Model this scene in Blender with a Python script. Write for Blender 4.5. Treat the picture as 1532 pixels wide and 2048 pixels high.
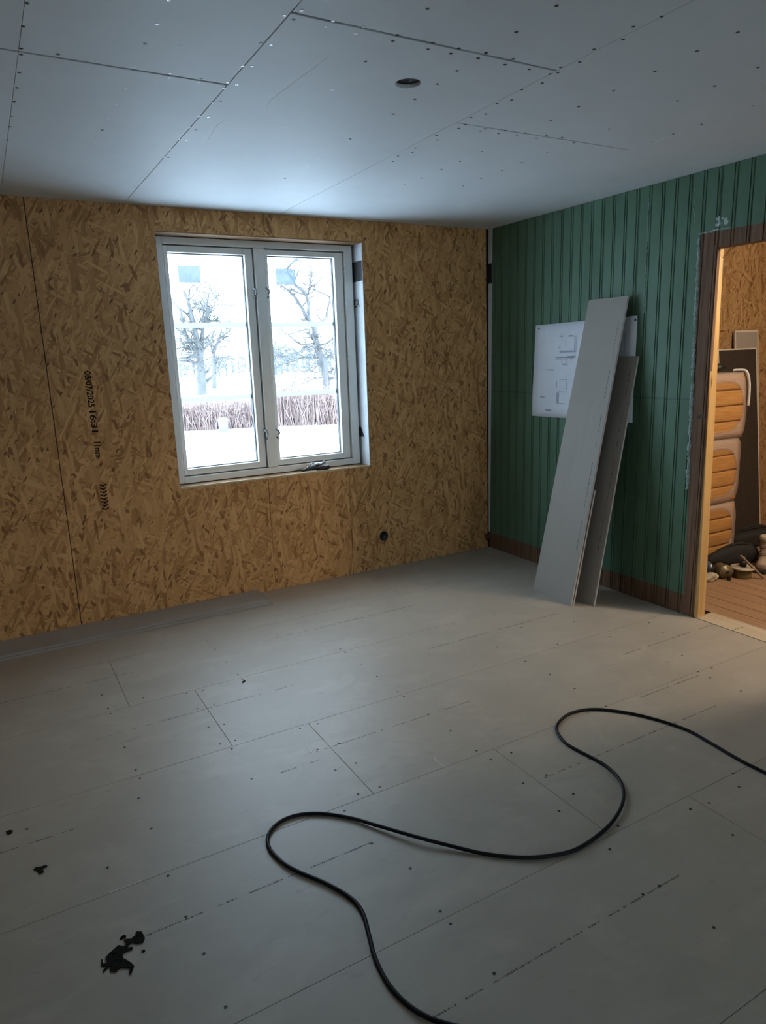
import bpy, bmesh, math, random
from mathutils import Vector, Matrix

random.seed(7)
scene = bpy.context.scene
col = scene.collection
for o in list(bpy.data.objects):
    bpy.data.objects.remove(o)

# ------------------------------------------------------------------ camera
# world: x along the window wall (corner with the green wall at x=0), y into the window wall (y=0), z up
FPX = 1393.2
CAM = Vector((-3.448, -4.397, 1.563))
PITCH, ROLL, YAW = math.radians(12.678), math.radians(-1.973), math.radians(29.234)
fw = Vector((math.sin(YAW)*math.cos(PITCH), math.cos(YAW)*math.cos(PITCH), -math.sin(PITCH)))
rt = Vector((math.cos(YAW), -math.sin(YAW), 0))
up = rt.cross(fw)
R2 = math.cos(ROLL)*rt + math.sin(ROLL)*up
U2 = -math.sin(ROLL)*rt + math.cos(ROLL)*up
cd = bpy.data.cameras.new('camera')
cd.sensor_fit = 'VERTICAL'
cd.sensor_height = 24.0
cd.lens = FPX/2048*24.0
cd.clip_end = 1000
cam = bpy.data.objects.new('camera', cd)
m = Matrix((R2, U2, -fw)).transposed().to_4x4()
m.translation = CAM
cam.matrix_world = m
col.objects.link(cam)
scene.camera = cam

def at(px, py, axis, val):
    """point where the sight line of a photo pixel meets a plane of the place"""
    d = R2*((px-766)/FPX) + U2*(-(py-1024)/FPX) + fw
    t = (val-CAM[axis])/d[axis]
    return CAM + d*t

# ------------------------------------------------------------------ world, light, exposure
SKY = 13.2
w = bpy.data.worlds.new('overcast_sky')
scene.world = w
w.use_nodes = True
bg = w.node_tree.nodes['Background']
bg.inputs[0].default_value = (0.63, 0.80, 1.0, 1)
bg.inputs[1].default_value = SKY
scene.view_settings.view_transform = 'Standard'
scene.view_settings.look = 'None'
scene.view_settings.gamma = 1.0
scene.view_settings.exposure = 0.0
scene.view_settings.use_curve_mapping = False

def portal(name, loc, rot, sx, sy):
    l = bpy.data.lights.new(name, 'AREA')
    l.shape = 'RECTANGLE'; l.size = sx; l.size_y = sy
    l.cycles.is_portal = True
    o = bpy.data.objects.new(name, l); col.objects.link(o)
    o.location = loc; o.rotation_euler = rot
    return o

HC = 2.45
XL, YB = -4.35, -9.2           # left wall, wall behind the camera
portal('window_portal', (-1.76, 0.25, 1.55), (math.radians(-90), 0, 0), 1.30, 1.46)
portal('window_portal', (-1.325, YB-0.18, 1.45), (math.radians(90), 0, 0), 1.65, 1.6)  # portal of the added fill window

# ------------------------------------------------------------------ helpers
def tag(o, label=None, cat=None, group=None, kind=None):
    if label: o['label'] = label
    if cat: o['category'] = cat
    if group: o['group'] = group
    if kind: o['kind'] = kind
    return o

def empty(name, loc=(0, 0, 0), parent=None):
    o = bpy.data.objects.new(name, None)
    col.objects.link(o); o.location = loc
    o.empty_display_size = 0.05
    if parent: o.parent = parent
    return o

def link(name, me, mat=None, parent=None, loc=None):
    o = bpy.data.objects.new(name, me)
    col.objects.link(o)
    if mat and not me.materials: me.materials.append(mat)
    if parent: o.parent = parent
    if loc: o.location = loc
    return o

class MB:
    def __init__(s): s.v = []; s.f = []
    def box(s, a, b):
        x0, y0, z0 = a; x1, y1, z1 = b
        n = len(s.v)
        s.v += [(x0,y0,z0),(x1,y0,z0),(x1,y1,z0),(x0,y1,z0),(x0,y0,z1),(x1,y0,z1),(x1,y1,z1),(x0,y1,z1)]
        s.f += [tuple(n+i for i in q) for q in ((0,3,2,1),(4,5,6,7),(0,1,5,4),(1,2,6,5),(2,3,7,6),(3,0,4,7))]
        return s
    def hexa(s, p):      # 8 corners: bottom ring, top ring
        n = len(s.v); s.v += [tuple(q) for q in p]
        s.f += [tuple(n+i for i in q) for q in ((0,3,2,1),(4,5,6,7),(0,1,5,4),(1,2,6,5),(2,3,7,6),(3,0,4,7))]
        return s
    def tube(s, pts, rad, n=6, cap=True):
        pts = [Vector(p) for p in pts]
        if not hasattr(rad, '__len__'): rad = [rad]*len(pts)
        base = len(s.v); prev = None
        for i, p in enumerate(pts):
            d = (pts[min(i+1, len(pts)-1)]-pts[max(i-1, 0)])
            if d.length < 1e-9: d = Vector((0,0,1))
            d.normalize()
            if prev is None:
                u = d.cross(Vector((0,0,1)))
                if u.length < 1e-3: u = d.cross(Vector((1,0,0)))
            else:
                u = prev - d*prev.dot(d)
                if u.length < 1e-4: u = d.cross(Vector((0.3,0.5,1)))
            u.normalize(); prev = u; v = d.cross(u)
            for k in range(n):
                a = 2*math.pi*k/n
                s.v.append(tuple(p + (u*math.cos(a)+v*math.sin(a))*rad[i]))
        for i in range(len(pts)-1):
            for k in range(n):
                a = base+i*n+k; b = base+i*n+(k+1) % n
                s.f.append((a, b, b+n, a+n))
        if cap:
            s.f.append(tuple(base+k for k in range(n))[::-1])
            s.f.append(tuple(base+(len(pts)-1)*n+k for k in range(n)))
        return s
    def lathe(s, prof, c, axis=(0,0,1), n=20):
        ax = Vector(axis).normalized()
        u = ax.orthogonal().normalized(); v = ax.cross(u); c = Vector(c)
        base = len(s.v)
        for r, h in prof:
            for k in range(n):
                a = 2*math.pi*k/n
                s.v.append(tuple(c+ax*h+(u*math.cos(a)+v*math.sin(a))*max(r, 1e-5)))
        for i in range(len(prof)-1):
            for k in range(n):
                a = base+i*n+k; b = base+i*n+(k+1) % n
                s.f.append((a, b, b+n, a+n))
        s.f.append(tuple(base+k for k in range(n))[::-1])
        s.f.append(tuple(base+(len(prof)-1)*n+k for k in range(n)))
        return s
    def build(s, name, mat, parent=None, smooth=False, bevel=0, label=None):
        me = bpy.data.meshes.new(name)
        me.from_pydata(s.v, [], s.f); me.update()
        bm = bmesh.new(); bm.from_mesh(me)
        bmesh.ops.recalc_face_normals(bm, faces=bm.faces)
        bm.to_mesh(me); bm.free()
        if smooth:
            for p in me.polygons: p.use_smooth = True
        o = link(name, me, mat, parent)
        if bevel:
            b = o.modifiers.new('bevel', 'BEVEL'); b.width = bevel; b.segments = 2; b.limit_method = 'ANGLE'
        if label: o['label'] = label
        return o

def sheet(name, outer, holes, to3, thick, mat, parent):
    """flat sheet from a 2D outline with holes; to3 maps (u,v,depth) to the place"""
    bm = bmesh.new(); edges = []
    for loop in [outer]+holes:
        vs = [bm.verts.new((p[0], p[1], 0)) for p in loop]
        for i in range(len(vs)): edges.append(bm.edges.new((vs[i], vs[(i+1) % len(vs)])))
    bmesh.ops.triangle_fill(bm, edges=edges, use_beauty=True, use_dissolve=False)
    r = bmesh.ops.extrude_face_region(bm, geom=bm.faces[:])
    for e in r['geom']:
        if isinstance(e, bmesh.types.BMVert): e.co.z = thick
    for v in bm.verts: v.co = to3(*v.co)
    bmesh.ops.recalc_face_normals(bm, faces=bm.faces)
    me = bpy.data.meshes.new(name); bm.to_mesh(me); bm.free()
    return link(name, me, mat, parent)

def circle(cx, cy, r, n=24):
    return [(cx+r*math.cos(2*math.pi*i/n), cy+r*math.sin(2*math.pi*i/n)) for i in range(n)]

def smooth_path(pts, sub=6):
    P = [Vector(p) for p in pts]; out = []
    for i in range(len(P)-1):
        p0 = P[max(i-1, 0)]; p1 = P[i]; p2 = P[i+1]; p3 = P[min(i+2, len(P)-1)]
        for k in range(sub):
            t = k/sub
            out.append(0.5*((2*p1)+(p2-p0)*t+(2*p0-5*p1+4*p2-p3)*t*t+(3*p1-p0-3*p2+p3)*t**3))
    out.append(P[-1]); return out

# ------------------------------------------------------------------ materials
class NT:
    def __init__(s, name):
        s.mat = bpy.data.materials.new(name); s.mat.use_nodes = True
        s.t = s.mat.node_tree; s.b = s.t.nodes['Principled BSDF']
        s.out = s.t.nodes['Material Output']
    def n(s, typ, **kw):
        nd = s.t.nodes.new(typ)
        for k, v in kw.items():
            if k.startswith('i_'):
                key = k[2:]; key = int(key) if key.isdigit() else key
                nd.inputs[key].default_value = v
            else: setattr(nd, k, v)
        return nd
    def l(s, a, b): s.t.links.new(a, b)
    def math(s, op, a, b=None, clamp=False):
        nd = s.n('ShaderNodeMath', operation=op, use_clamp=clamp)
        for i, x in enumerate((a, b)):
            if x is None: continue
            if isinstance(x, (int, float)): nd.inputs[i].default_value = x
            else: s.l(x, nd.inputs[i])
        return nd.outputs[0]
    def mix(s, fac, a, b):
        nd = s.n('ShaderNodeMix', data_type='RGBA')
        for sock, x in ((nd.inputs[0], fac), (nd.inputs[6], a), (nd.inputs[7], b)):
            if isinstance(x, (int, float)): sock.default_value = x
            elif isinstance(x, tuple): sock.default_value = (*x, 1) if len(x) == 3 else x
            else: s.l(x, sock)
        return nd.outputs[2]
    def noise(s, vec, scale, detail=3, rough=0.5, dist=0):
        nd = s.n('ShaderNodeTexNoise', i_Scale=scale, i_Detail=detail, i_Roughness=rough, i_Distortion=dist)
        if vec is not None: s.l(vec, nd.inputs['Vector'])
        return nd.outputs['Fac']
    def ramp(s, fac, stops):
        nd = s.n('ShaderNodeValToRGB'); cr = nd.color_ramp
        while len(cr.elements) > 1: cr.elements.remove(cr.elements[-1])
        for i, (p, c) in enumerate(stops):
            e = cr.elements[0] if i == 0 else cr.elements.new(p)
            e.position = p; e.color = (*c, 1) if len(c) == 3 else c
        s.l(fac, nd.inputs[0]); return nd.outputs[0]
    def coord(s):
        return s.n('ShaderNodeTexCoord').outputs['Object']
    def mapping(s, vec, scale=(1,1,1), rot=(0,0,0), loc=(0,0,0)):
        nd = s.n('ShaderNodeMapping')
        nd.inputs['Scale'].default_value = scale; nd.inputs['Rotation'].default_value = rot; nd.inputs['Location'].default_value = loc
        s.l(vec, nd.inputs[0]); return nd.outputs[0]
    def sep(s, vec):
        nd = s.n('ShaderNodeSeparateXYZ'); s.l(vec, nd.inputs[0]); return nd.outputs
    def comb(s, x, y, z=0.0):
        nd = s.n('ShaderNodeCombineXYZ')
        for i, v in enumerate((x, y, z)):
            if isinstance(v, (int, float)): nd.inputs[i].default_value = v
            else: s.l(v, nd.inputs[i])
        return nd.outputs[0]
    def base(s, c):
        if isinstance(c, tuple): s.b.inputs['Base Color'].default_value = (*c, 1)
        else: s.l(c, s.b.inputs['Base Color'])
    def set(s, rough=0.6, metal=0.0, spec=0.5):
        s.b.inputs['Roughness'].default_value = rough; s.b.inputs['Metallic'].default_value = metal
        s.b.inputs['Specular IOR Level'].default_value = spec
    def bump(s, h, strength=0.3, dist=0.002):
        nd = s.n('ShaderNodeBump', i_Strength=strength, i_Distance=dist)
        s.l(h, nd.inputs['Height']); s.l(nd.outputs[0], s.b.inputs['Normal'])

def simple(name, c1, c2=None, scale=20, stretch=(1,1,1), rough=0.6, metal=0.0, spec=0.5, bump=0.1, bdist=0.001):
    t = NT(name); v = t.mapping(t.coord(), stretch)
    f = t.noise(v, scale, 4)
    c2 = c2 or tuple(x*0.85 for x in c1)
    t.base(t.ramp(f, [(0.3, c2), (0.7, c1)])); t.set(rough, metal, spec)
    if bump: t.bump(f, bump, bdist)
    return t.mat

def osb(name, flat, tint=(1,1,1), seed=0.0):
    """strand board: many turned layers of long flakes"""
    t = NT(name); x, y, z = t.sep(t.coord())[:3]
    u = x if flat == 'xz' else y
    uv = t.comb(u, z, 0)
    wob = t.n('ShaderNodeTexNoise', i_Scale=9.0, i_Detail=2.0); t.l(uv, wob.inputs['Vector'])
    off = t.n('ShaderNodeVectorMath', operation='MULTIPLY_ADD'); t.l(wob.outputs['Color'], off.inputs[0])
    off.inputs[1].default_value = (0.012, 0.012, 0); t.l(uv, off.inputs[2])
    uv2 = off.outputs[0]
    T = lambda c: tuple(a*b for a, b in zip(c, tint))
    big = t.noise(uv, 2.2, 3)
    c = t.ramp(big, [(0.3, T((0.33, 0.205, 0.085))), (0.7, T((0.42, 0.275, 0.125)))])
    hgt = None
    angs = [38, -50, 80, -26, 58, 14, -62, 30, -6]
    rnd = random.Random(3)
    grain = t.math('MULTIPLY', t.noise(t.mapping(uv2, (130, 25, 1)), 1.0, 2), 0.35)
    for k, a in enumerate(angs):
        L = rnd.uniform(0.06, 0.12); W = rnd.uniform(0.011, 0.021)
        rotn = t.mapping(uv2, (1, 1, 1), (0, 0, math.radians(a)))      # turn first, then stretch
        vo = t.n('ShaderNodeTexVoronoi', voronoi_dimensions='2D', i_Scale=1.0, i_Randomness=1.0)
        t.l(t.mapping(rotn, (1/W, 1/L, 1), (0, 0, 0), (seed+k*3.7, seed*2-k*1.9, 0)), vo.inputs['Vector'])
        sc = t.n('ShaderNodeSeparateColor'); t.l(vo.outputs['Color'], sc.inputs[0])
        mask = t.math('LESS_THAN', sc.outputs[0], 0.26)
        val = t.math('ADD', t.math('MULTIPLY', sc.outputs[1], 0.75), grain)
        fc = t.ramp(val, [(0.10, T((0.14, 0.072, 0.024))), (0.24, T((0.265, 0.152, 0.057))), (0.55, T((0.375, 0.24, 0.104))), (1.0, T((0.485, 0.335, 0.17)))])
        c = t.mix(mask, c, fc)
        h = t.math('MULTIPLY', mask, t.math('ADD', sc.outputs[1], 0.2))
        hgt = h if hgt is None else t.math('MAXIMUM', hgt, h)
    # sparse dark chips and knots
    for k, (a, sx, sy, lim, cc) in enumerate(((0.6, 120, 34, 0.011, (0.13, 0.065, 0.025)), (-0.35, 62, 26, 0.016, (0.19, 0.10, 0.036)))):
        wig = t.n('ShaderNodeTexNoise', i_Scale=45.0, i_Detail=2.0); t.l(uv, wig.inputs['Vector'])
        of2 = t.n('ShaderNodeVectorMath', operation='MULTIPLY_ADD'); t.l(wig.outputs['Color'], of2.inputs[0])
        of2.inputs[1].default_value = (0.012, 0.012, 0); t.l(uv, of2.inputs[2])
        rotn = t.mapping(of2.outputs[0], (1, 1, 1), (0, 0, a))
        vo = t.n('ShaderNodeTexVoronoi', voronoi_dimensions='2D', i_Scale=1.0)
        t.l(t.mapping(rotn, (sx, sy, 1), (0, 0, 0), (seed+11.3+k*7, 4.1, 0)), vo.inputs['Vector'])
        sc = t.n('ShaderNodeSeparateColor'); t.l(vo.outputs['Color'], sc.inputs[0])
        c = t.mix(t.math('LESS_THAN', sc.outputs[0], lim), c, T(cc))
    t.base(c); t.set(0.62, 0, 0.35); t.bump(hgt, 0.35, 0.0015)
    return t.mat

def wood(name, c1, c2, axis='z', rough=0.6, scale=1.0, knots=True):
    t = NT(name)
    st = {'x': (2, 45, 45), 'y': (45, 2, 45), 'z': (45, 45, 2)}[axis]
    v = t.mapping(t.coord(), tuple(q*scale for q in st))
    f = t.noise(v, 1.0, 5, 0.6, 0.6)
    c = t.ramp(f, [(0.3, c2), (0.5, tuple((a+b)/2 for a, b in zip(c1, c2))), (0.72, c1)])
    if knots:
        st2 = {'x': (3, 14, 14), 'y': (14, 3, 14), 'z': (14, 14, 3)}[axis]
        vo = t.n('ShaderNodeTexVoronoi', i_Scale=1.0); t.l(t.mapping(t.coord(), st2), vo.inputs['Vector'])
        k = t.ramp(vo.outputs['Distance'], [(0.04, (1,1,1)), (0.13, (0,0,0))])
        c = t.mix(k, c, tuple(q*0.35 for q in c2))
    t.base(c); t.set(rough, 0, 0.35); t.bump(f, 0.2, 0.001)
    return t.mat

M = {}
M['osb'] = osb('strand_board', 'xz', (1.40, 1.13, 0.91))
M['osb_hall'] = osb('strand_board_hall', 'xz', (1.0, 0.95, 0.98), 5.3)
M['osb_side'] = osb('strand_board_side', 'yz', (1, 1, 1), 2.1)
M['core'] = simple('wall_core_wood', (0.10, 0.065, 0.04), (0.06, 0.04, 0.025))

def gypsum(name, c1, c2, rough, spec, marks=False):
    t = NT(name); v = t.coord()
    f = t.noise(v, 3.5, 5, 0.6); fine = t.noise(v, 420, 2)
    c = t.ramp(f, [(0.3, c2), (0.7, c1)])
    if marks:
        # chalky dust smears and dark scuffs of the site
        d1 = t.noise(t.mapping(v, (1.6, 2.6, 1), (0, 0, 0.5)), 1.6, 7, 0.68, 0.5)
        dust = t.ramp(d1, [(0.50, (0,0,0)), (0.75, (0.42,)*3)])
        c = t.mix(dust, c, tuple(min(1, q*1.45) for q in c1))
        d2 = t.noise(t.mapping(v, (3, 12, 1), (0, 0, -0.25)), 3.0, 5, 0.65, 0.4)
        scuff = t.ramp(d2, [(0.60, (0,0,0)), (0.75, (0.5,)*3)])
        c = t.mix(scuff, c, tuple(q*0.72 for q in c2))
    c = t.mix(t.math('MULTIPLY', fine, 0.12), c, tuple(q*0.6 for q in c2))
    t.base(c); t.set(rough, 0, spec); t.bump(fine, 0.06, 0.0005)
    return t.mat
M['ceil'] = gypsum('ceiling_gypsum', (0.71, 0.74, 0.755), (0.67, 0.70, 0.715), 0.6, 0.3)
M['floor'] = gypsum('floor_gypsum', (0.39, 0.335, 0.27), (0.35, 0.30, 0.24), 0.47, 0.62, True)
M['gyp'] = gypsum('grey_gypsum', (0.365, 0.33, 0.292), (0.335, 0.303, 0.268), 0.65, 0.2)
M['gypedge'] = simple('gypsum_core', (0.62, 0.59, 0.53), (0.5, 0.47, 0.42), 60)
M['dark'] = simple('dark_void', (0.02, 0.02, 0.02), (0.015, 0.015, 0.015))  # near-black, paints shade into gaps and cavities; also colours knot and hub
M['screw'] = simple('screw_black', (0.05, 0.05, 0.055), (0.03, 0.03, 0.03), 90, rough=0.3, metal=0.6)
M['zinc_glint'] = simple('screw_zinc_glint', (0.85, 0.87, 0.9), (0.75, 0.77, 0.8), 90, rough=0.3, metal=0.3)  # zinc whitened to paint the glint on the heads
M['ink'] = simple('print_ink', (0.022, 0.013, 0.007), (0.012, 0.007, 0.004), 120, rough=0.9, spec=0.05)
M['greyink'] = simple('grey_print', (0.13, 0.12, 0.105), (0.09, 0.085, 0.075), 200, rough=0.7, spec=0.1)
M['white'] = simple('white_paint', (0.84, 0.83, 0.78), (0.80, 0.79, 0.74), 8, rough=0.35, bump=0.03)
M['spacer'] = simple('black_spacer', (0.03, 0.035, 0.04), (0.02, 0.02, 0.025), rough=0.4)
M['steel'] = simple('zinc_steel', (0.4, 0.42, 0.44), (0.28, 0.29, 0.3), 60, rough=0.35, metal=1.0)
M['rubber'] = simple('black_rubber', (0.008, 0.008, 0.009), (0.005, 0.005, 0.006), 80, rough=0.55, spec=0.25)
M['blackplastic'] = simple('black_plastic', (0.02, 0.02, 0.022), (0.012, 0.012, 0.013), 60, rough=0.45)
M['membrane'] = simple('white_membrane', (0.72, 0.74, 0.76), (0.62, 0.64, 0.66), 6, rough=0.4, bump=0.3, bdist=0.004)
M['tape'] = simple('black_tape', (0.03, 0.032, 0.036), (0.02, 0.02, 0.022), 30, rough=0.35)
M['pine'] = wood('fresh_pine', (0.66, 0.42, 0.17), (0.50, 0.28, 0.09), 'z', 0.5)
M['pine_x'] = wood('pale_pine', (0.62, 0.5, 0.33), (0.5, 0.37, 0.21), 'x', 0.6, 1, False)
M['oldpine_x'] = wood('old_pine', (0.30, 0.17, 0.08), (0.18, 0.095, 0.045), 'x', 0.7)
M['ply_y'] = wood('pale_threshold', (0.55, 0.45, 0.32), (0.44, 0.35, 0.24), 'y', 0.6, 1, False)
M['hallfloor'] = wood('hall_floor_wood', (0.42, 0.26, 0.16), (0.28, 0.165, 0.095), 'y', 0.5)
M['mud'] = simple('dry_mud', (0.022, 0.02, 0.016), (0.012, 0.011, 0.009), 120, rough=0.95, bump=0.8, bdist=0.003, spec=0.08)

# green painted plank wall: paint everywhere but where skirting and door casing were taken off
def green():
    t = NT('green_paint_on_planks'); g = t.n('ShaderNodeNewGeometry').outputs['Position']
    x, y, z = t.sep(g)[:3]
    wob = t.math('MULTIPLY', t.math('SUBTRACT', t.noise(g, 22, 4, 0.7), 0.5), 0.045)
    cl = t.noise(t.mapping(g, (3, 3, 0.8)), 2.0, 5, 0.6)
    paint = t.ramp(cl, [(0.3, (0.078, 0.150, 0.092)), (0.55, (0.094, 0.178, 0.112)), (0.75, (0.11, 0.192, 0.132))])
    # specks where the paint has chipped
    ch = t.noise(t.mapping(g, (40, 40, 28)), 1.0, 4, 0.7)
    paint = t.mix(t.ramp(ch, [(0.72, (0,0,0)), (0.76, (0.6,)*3)]), paint, (0.30, 0.36, 0.33))
    # filled patch and scar of the old dado rail
    dz = t.math('ABSOLUTE', t.math('SUBTRACT', t.math('ADD', z, t.math('MULTIPLY', wob, 0.3)), 1.262))
    dado = t.math('LESS_THAN', dz, 0.006)
    paint = t.mix(t.math('MULTIPLY', dado, 0.55), paint, (0.05, 0.095, 0.075))
    # raw wood
    v2 = t.mapping(g, (45, 60, 2.0))
    gr = t.noise(v2, 1.0, 5, 0.6, 0.5)
    raw = t.ramp(gr, [(0.3, (0.105, 0.055, 0.032)), (0.7, (0.24, 0.135, 0.08))])
    zr = t.math('LESS_THAN', t.math('ADD', z, t.math('MULTIPLY', wob, 0.35)), 0.122)
    yy = t.math('ADD', y, t.math('MULTIPLY', wob, 0.3))
    ydoor = t.math('MULTIPLY', t.math('LESS_THAN', t.math('SUBTRACT', yy, t.math('MULTIPLY', z, 0.018)), -1.852), t.math('GREATER_THAN', yy, -2.96))
    ydoor = t.math('MULTIPLY', ydoor, t.math('LESS_THAN', t.math('ADD', z, t.math('MULTIPLY', wob, 0.5)), 2.135))
    fac = t.math('MAXIMUM', zr, ydoor)
    t.base(t.mix(fac, paint, raw))
    rr = t.math('ADD', t.math('MULTIPLY', fac, 0.25), 0.50); t.l(rr, t.b.inputs['Roughness']); t.b.inputs['Specular IOR Level'].default_value = 0.28
    t.bump(t.math('ADD', t.noise(g, 60, 3), t.math('MULTIPLY', dado, 1.0)), 0.18, 0.002)
    return t.mat
M['green'] = green()
M['crust'] = simple('paint_crust', (0.44, 0.49, 0.46), (0.13, 0.20, 0.17), 75, rough=0.5, bump=0.8, bdist=0.004)

def glass():
    t = NT('window_glass')
    tr = t.n('ShaderNodeBsdfTransparent'); tr.inputs[0].default_value = (0.93, 0.96, 0.96, 1)
    gl = t.n('ShaderNodeBsdfGlossy', i_Roughness=0.02)
    lw = t.n('ShaderNodeLayerWeight', i_Blend=0.5)
    fr = t.math('ADD', t.math('MULTIPLY', t.math('POWER', lw.outputs['Facing'], 5.0), 0.9), 0.035)
    mx = t.n('ShaderNodeMixShader'); t.l(fr, mx.inputs[0]); t.l(tr.outputs[0], mx.inputs[1]); t.l(gl.outputs[0], mx.inputs[2])
    t.l(mx.outputs[0], t.out.inputs[0]); return t.mat
M['glass'] = glass()
def film(name, colr, opa, rough=0.3):
    t = NT(name)
    tr = t.n('ShaderNodeBsdfTransparent')
    tl = t.n('ShaderNodeBsdfTranslucent'); tl.inputs[0].default_value = (*colr, 1)
    mx = t.n('ShaderNodeMixShader'); mx.inputs[0].default_value = opa
    t.l(tr.outputs[0], mx.inputs[1]); t.l(tl.outputs[0], mx.inputs[2]); t.l(mx.outputs[0], t.out.inputs[0])
    return t.mat
M['sticker'] = film('pale_blue_sticker', (0.075, 0.088, 0.098), 0.97)
M['bar'] = None
def bar():
    t = NT('glare_white_bar')
    t.base((0.8, 0.82, 0.84)); t.set(0.4)
    tl = t.n('ShaderNodeBsdfTranslucent'); tl.inputs[0].default_value = (0.50, 0.52, 0.54, 1)  # translucency added so the backlit bars look bright, in place of glare
    mx = t.n('ShaderNodeMixShader'); mx.inputs[0].default_value = 0.7
    t.l(t.b.outputs[0], mx.inputs[1]); t.l(tl.outputs[0], mx.inputs[2]); t.l(mx.outputs[0], t.out.inputs[0])
    return t.mat
M['bar'] = bar()
def paper():
    t = NT('drawing_paper'); v = t.coord()
    f = t.noise(v, 5, 3); t.base(t.ramp(f, [(0.3, (0.70, 0.72, 0.78)), (0.7, (0.78, 0.80, 0.84))])); t.set(0.6, 0, 0.2)
    t.bump(t.noise(v, 4, 2), 0.4, 0.01); return t.mat
M['paper'] = paper()
M['pencil'] = simple('drawing_lines', (0.36, 0.38, 0.47), (0.30, 0.32, 0.40), 60)
M['snow'] = simple('snow', (0.90, 0.92, 0.95), (0.86, 0.885, 0.92), 0.4, rough=0.7, bump=0.4, bdist=0.1)
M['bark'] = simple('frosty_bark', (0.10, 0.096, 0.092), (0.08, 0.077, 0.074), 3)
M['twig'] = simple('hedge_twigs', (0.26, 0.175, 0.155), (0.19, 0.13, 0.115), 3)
M['farwood'] = simple('hazed_twigs', (0.13, 0.14, 0.15), (0.11, 0.12, 0.13), 0.5)  # blue-grey tint paints distance haze into the twigs
M['bluebin'] = simple('blue_plastic', (0.17, 0.20, 0.34), (0.14, 0.17, 0.30))

# ------------------------------------------------------------------ room shell
# floor
fl = MB().box((XL-0.2, YB-0.2, -0.10), (0.02, 0.3, -0.014)).build('floor', M['dark'])
tag(fl, kind='structure')
rows = [0.0, -0.595, -1.195, -1.795, -2.392, -3.003, -3.603, -4.203, -4.803, -5.403, -6.003, -6.603, -7.203, -7.803, -8.403, -9.003, YB]
joint = {0: -1.2, 1: -3.05, 2: -2.745, 3: -2.405, 4: -1.853, 5: -1.465, 6: -2.9, 7: -1.9, 8: -3.0, 9: -2.0, 10: -2.6, 11: -1.7, 12: -2.9, 13: -1.4, 14: -2.2, 15: -1.8, 16: -3.0}
floor_boards = []
for i in range(len(rows)-1):
    xs = sorted(x for x in [XL, joint[i]-3.0, joint[i], joint[i]+3.0, 0.0] if XL <= x <= 0.0)
    for a, b in zip(xs[:-1], xs[1:]):
        if b-a < 0.05: continue
        g = 0.0008
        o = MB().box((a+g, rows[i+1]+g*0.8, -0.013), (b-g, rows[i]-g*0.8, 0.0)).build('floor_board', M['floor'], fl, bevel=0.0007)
        floor_boards.append((a, b, rows[i+1], rows[i], o))
def floor_parent(p):
    for a, b, y0, y1, o in floor_boards:
        if a <= p.x <= b and y0 <= p.y <= y1: return o
    return None

# ceiling
ce = MB().box((XL-0.2, YB-0.2, HC+0.10), (0.1, 0.3, HC+0.16)).build('ceiling', M['dark'])
tag(ce, kind='structure')
strips = [(XL, -3.2225, [-1.94, -4.34, -6.74], 0.0006), (-3.2225, -2.605, [-1.94, -4.34, -6.74], 0.0006), (-2.605, -1.672, [-2.487, -4.887, -7.287], 0.0014),
          (-1.672, -0.688, [-1.925, -4.325, -6.725], 0.0010), (-0.688, 0.0, [-2.9, -5.3, -7.7], 0.0006)]
ceil_panels = []
HOLE = (-2.063, -2.196)
for si, (a, b, cuts, g) in enumerate(strips):
    ys = [0.0]+cuts+[YB]
    gl = strips[si][3]; gr = strips[si+1][3] if si+1 < len(strips) else 0.0
    for y1, y0 in zip(ys[:-1], ys[1:]):
        e1 = 0 if y1 == 0 else 0.0052; e0 = 0 if y0 == YB else 0.0052
        if si == 3: e1 *= 0.6; e0 *= 0.6
        outer = [(a+gl, y0+e0), (b-gr, y0+e0), (b-gr, y1-e1), (a+gl, y1-e1)]
        holes = [circle(*HOLE, 0.043, 28)] if a < HOLE[0] < b and y0 < HOLE[1] < y1 else []
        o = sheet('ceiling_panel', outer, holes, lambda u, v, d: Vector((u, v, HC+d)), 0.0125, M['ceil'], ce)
        bv = o.modifiers.new('bevel', 'BEVEL'); bv.width = 0.001; bv.segments = 1; bv.limit_method = 'ANGLE'
        ceil_panels.append((a, b, y0, y1, o))
# cup above the lamp hole, near-black to paint the shade inside
MB().lathe([(0.044, 0.0), (0.044, 0.07), (0.001, 0.07)], (HOLE[0], HOLE[1], HC+0.013), n=24).build('lamp_hole_cup', M['dark'], ce)
def ceil_parent(p):
    for a, b, y0, y1, o in ceil_panels:
        if a <= p.x <= b and y0 <= p.y <= y1: return o
    return None

# window wall: core behind the strand boards
WX0, WX1, WZ0, WZ1 = -2.445, -1.080, 0.785, 2.315
core = MB()
Y0, Y1, Y2 = 0.0112, 0.20, 0.222
ex = [(XL-0.2, WX0), (WX1, 0.2)]
for a, b in ex: core.box((a, Y0, -0.1), (b, Y1, 2.6))
core.box((WX0, Y0, -0.1), (WX1, Y1, WZ0)); core.box((WX0, Y0, WZ1), (WX1, Y1, 2.6))
ox0, ox1, oz0, oz1 = WX0+0.025, WX1-0.035, WZ0+0.025, WZ1-0.02
for a, b in [(XL-0.2, ox0), (ox1, 0.2)]: core.box((a, Y1, -0.7), (b, Y2, 2.7))
core.box((ox0, Y1, -0.7), (ox1, Y2, oz0)); core.box((ox0, Y1, oz1), (ox1, Y2, 2.7))
wb = core.build('wall_back', M['dark']); tag(wb, kind='structure')  # near-black core paints the shade inside the board seams
xz = lambda u, v, d: Vector((u, d, v))
g = 0.0022
pan = []
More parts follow.
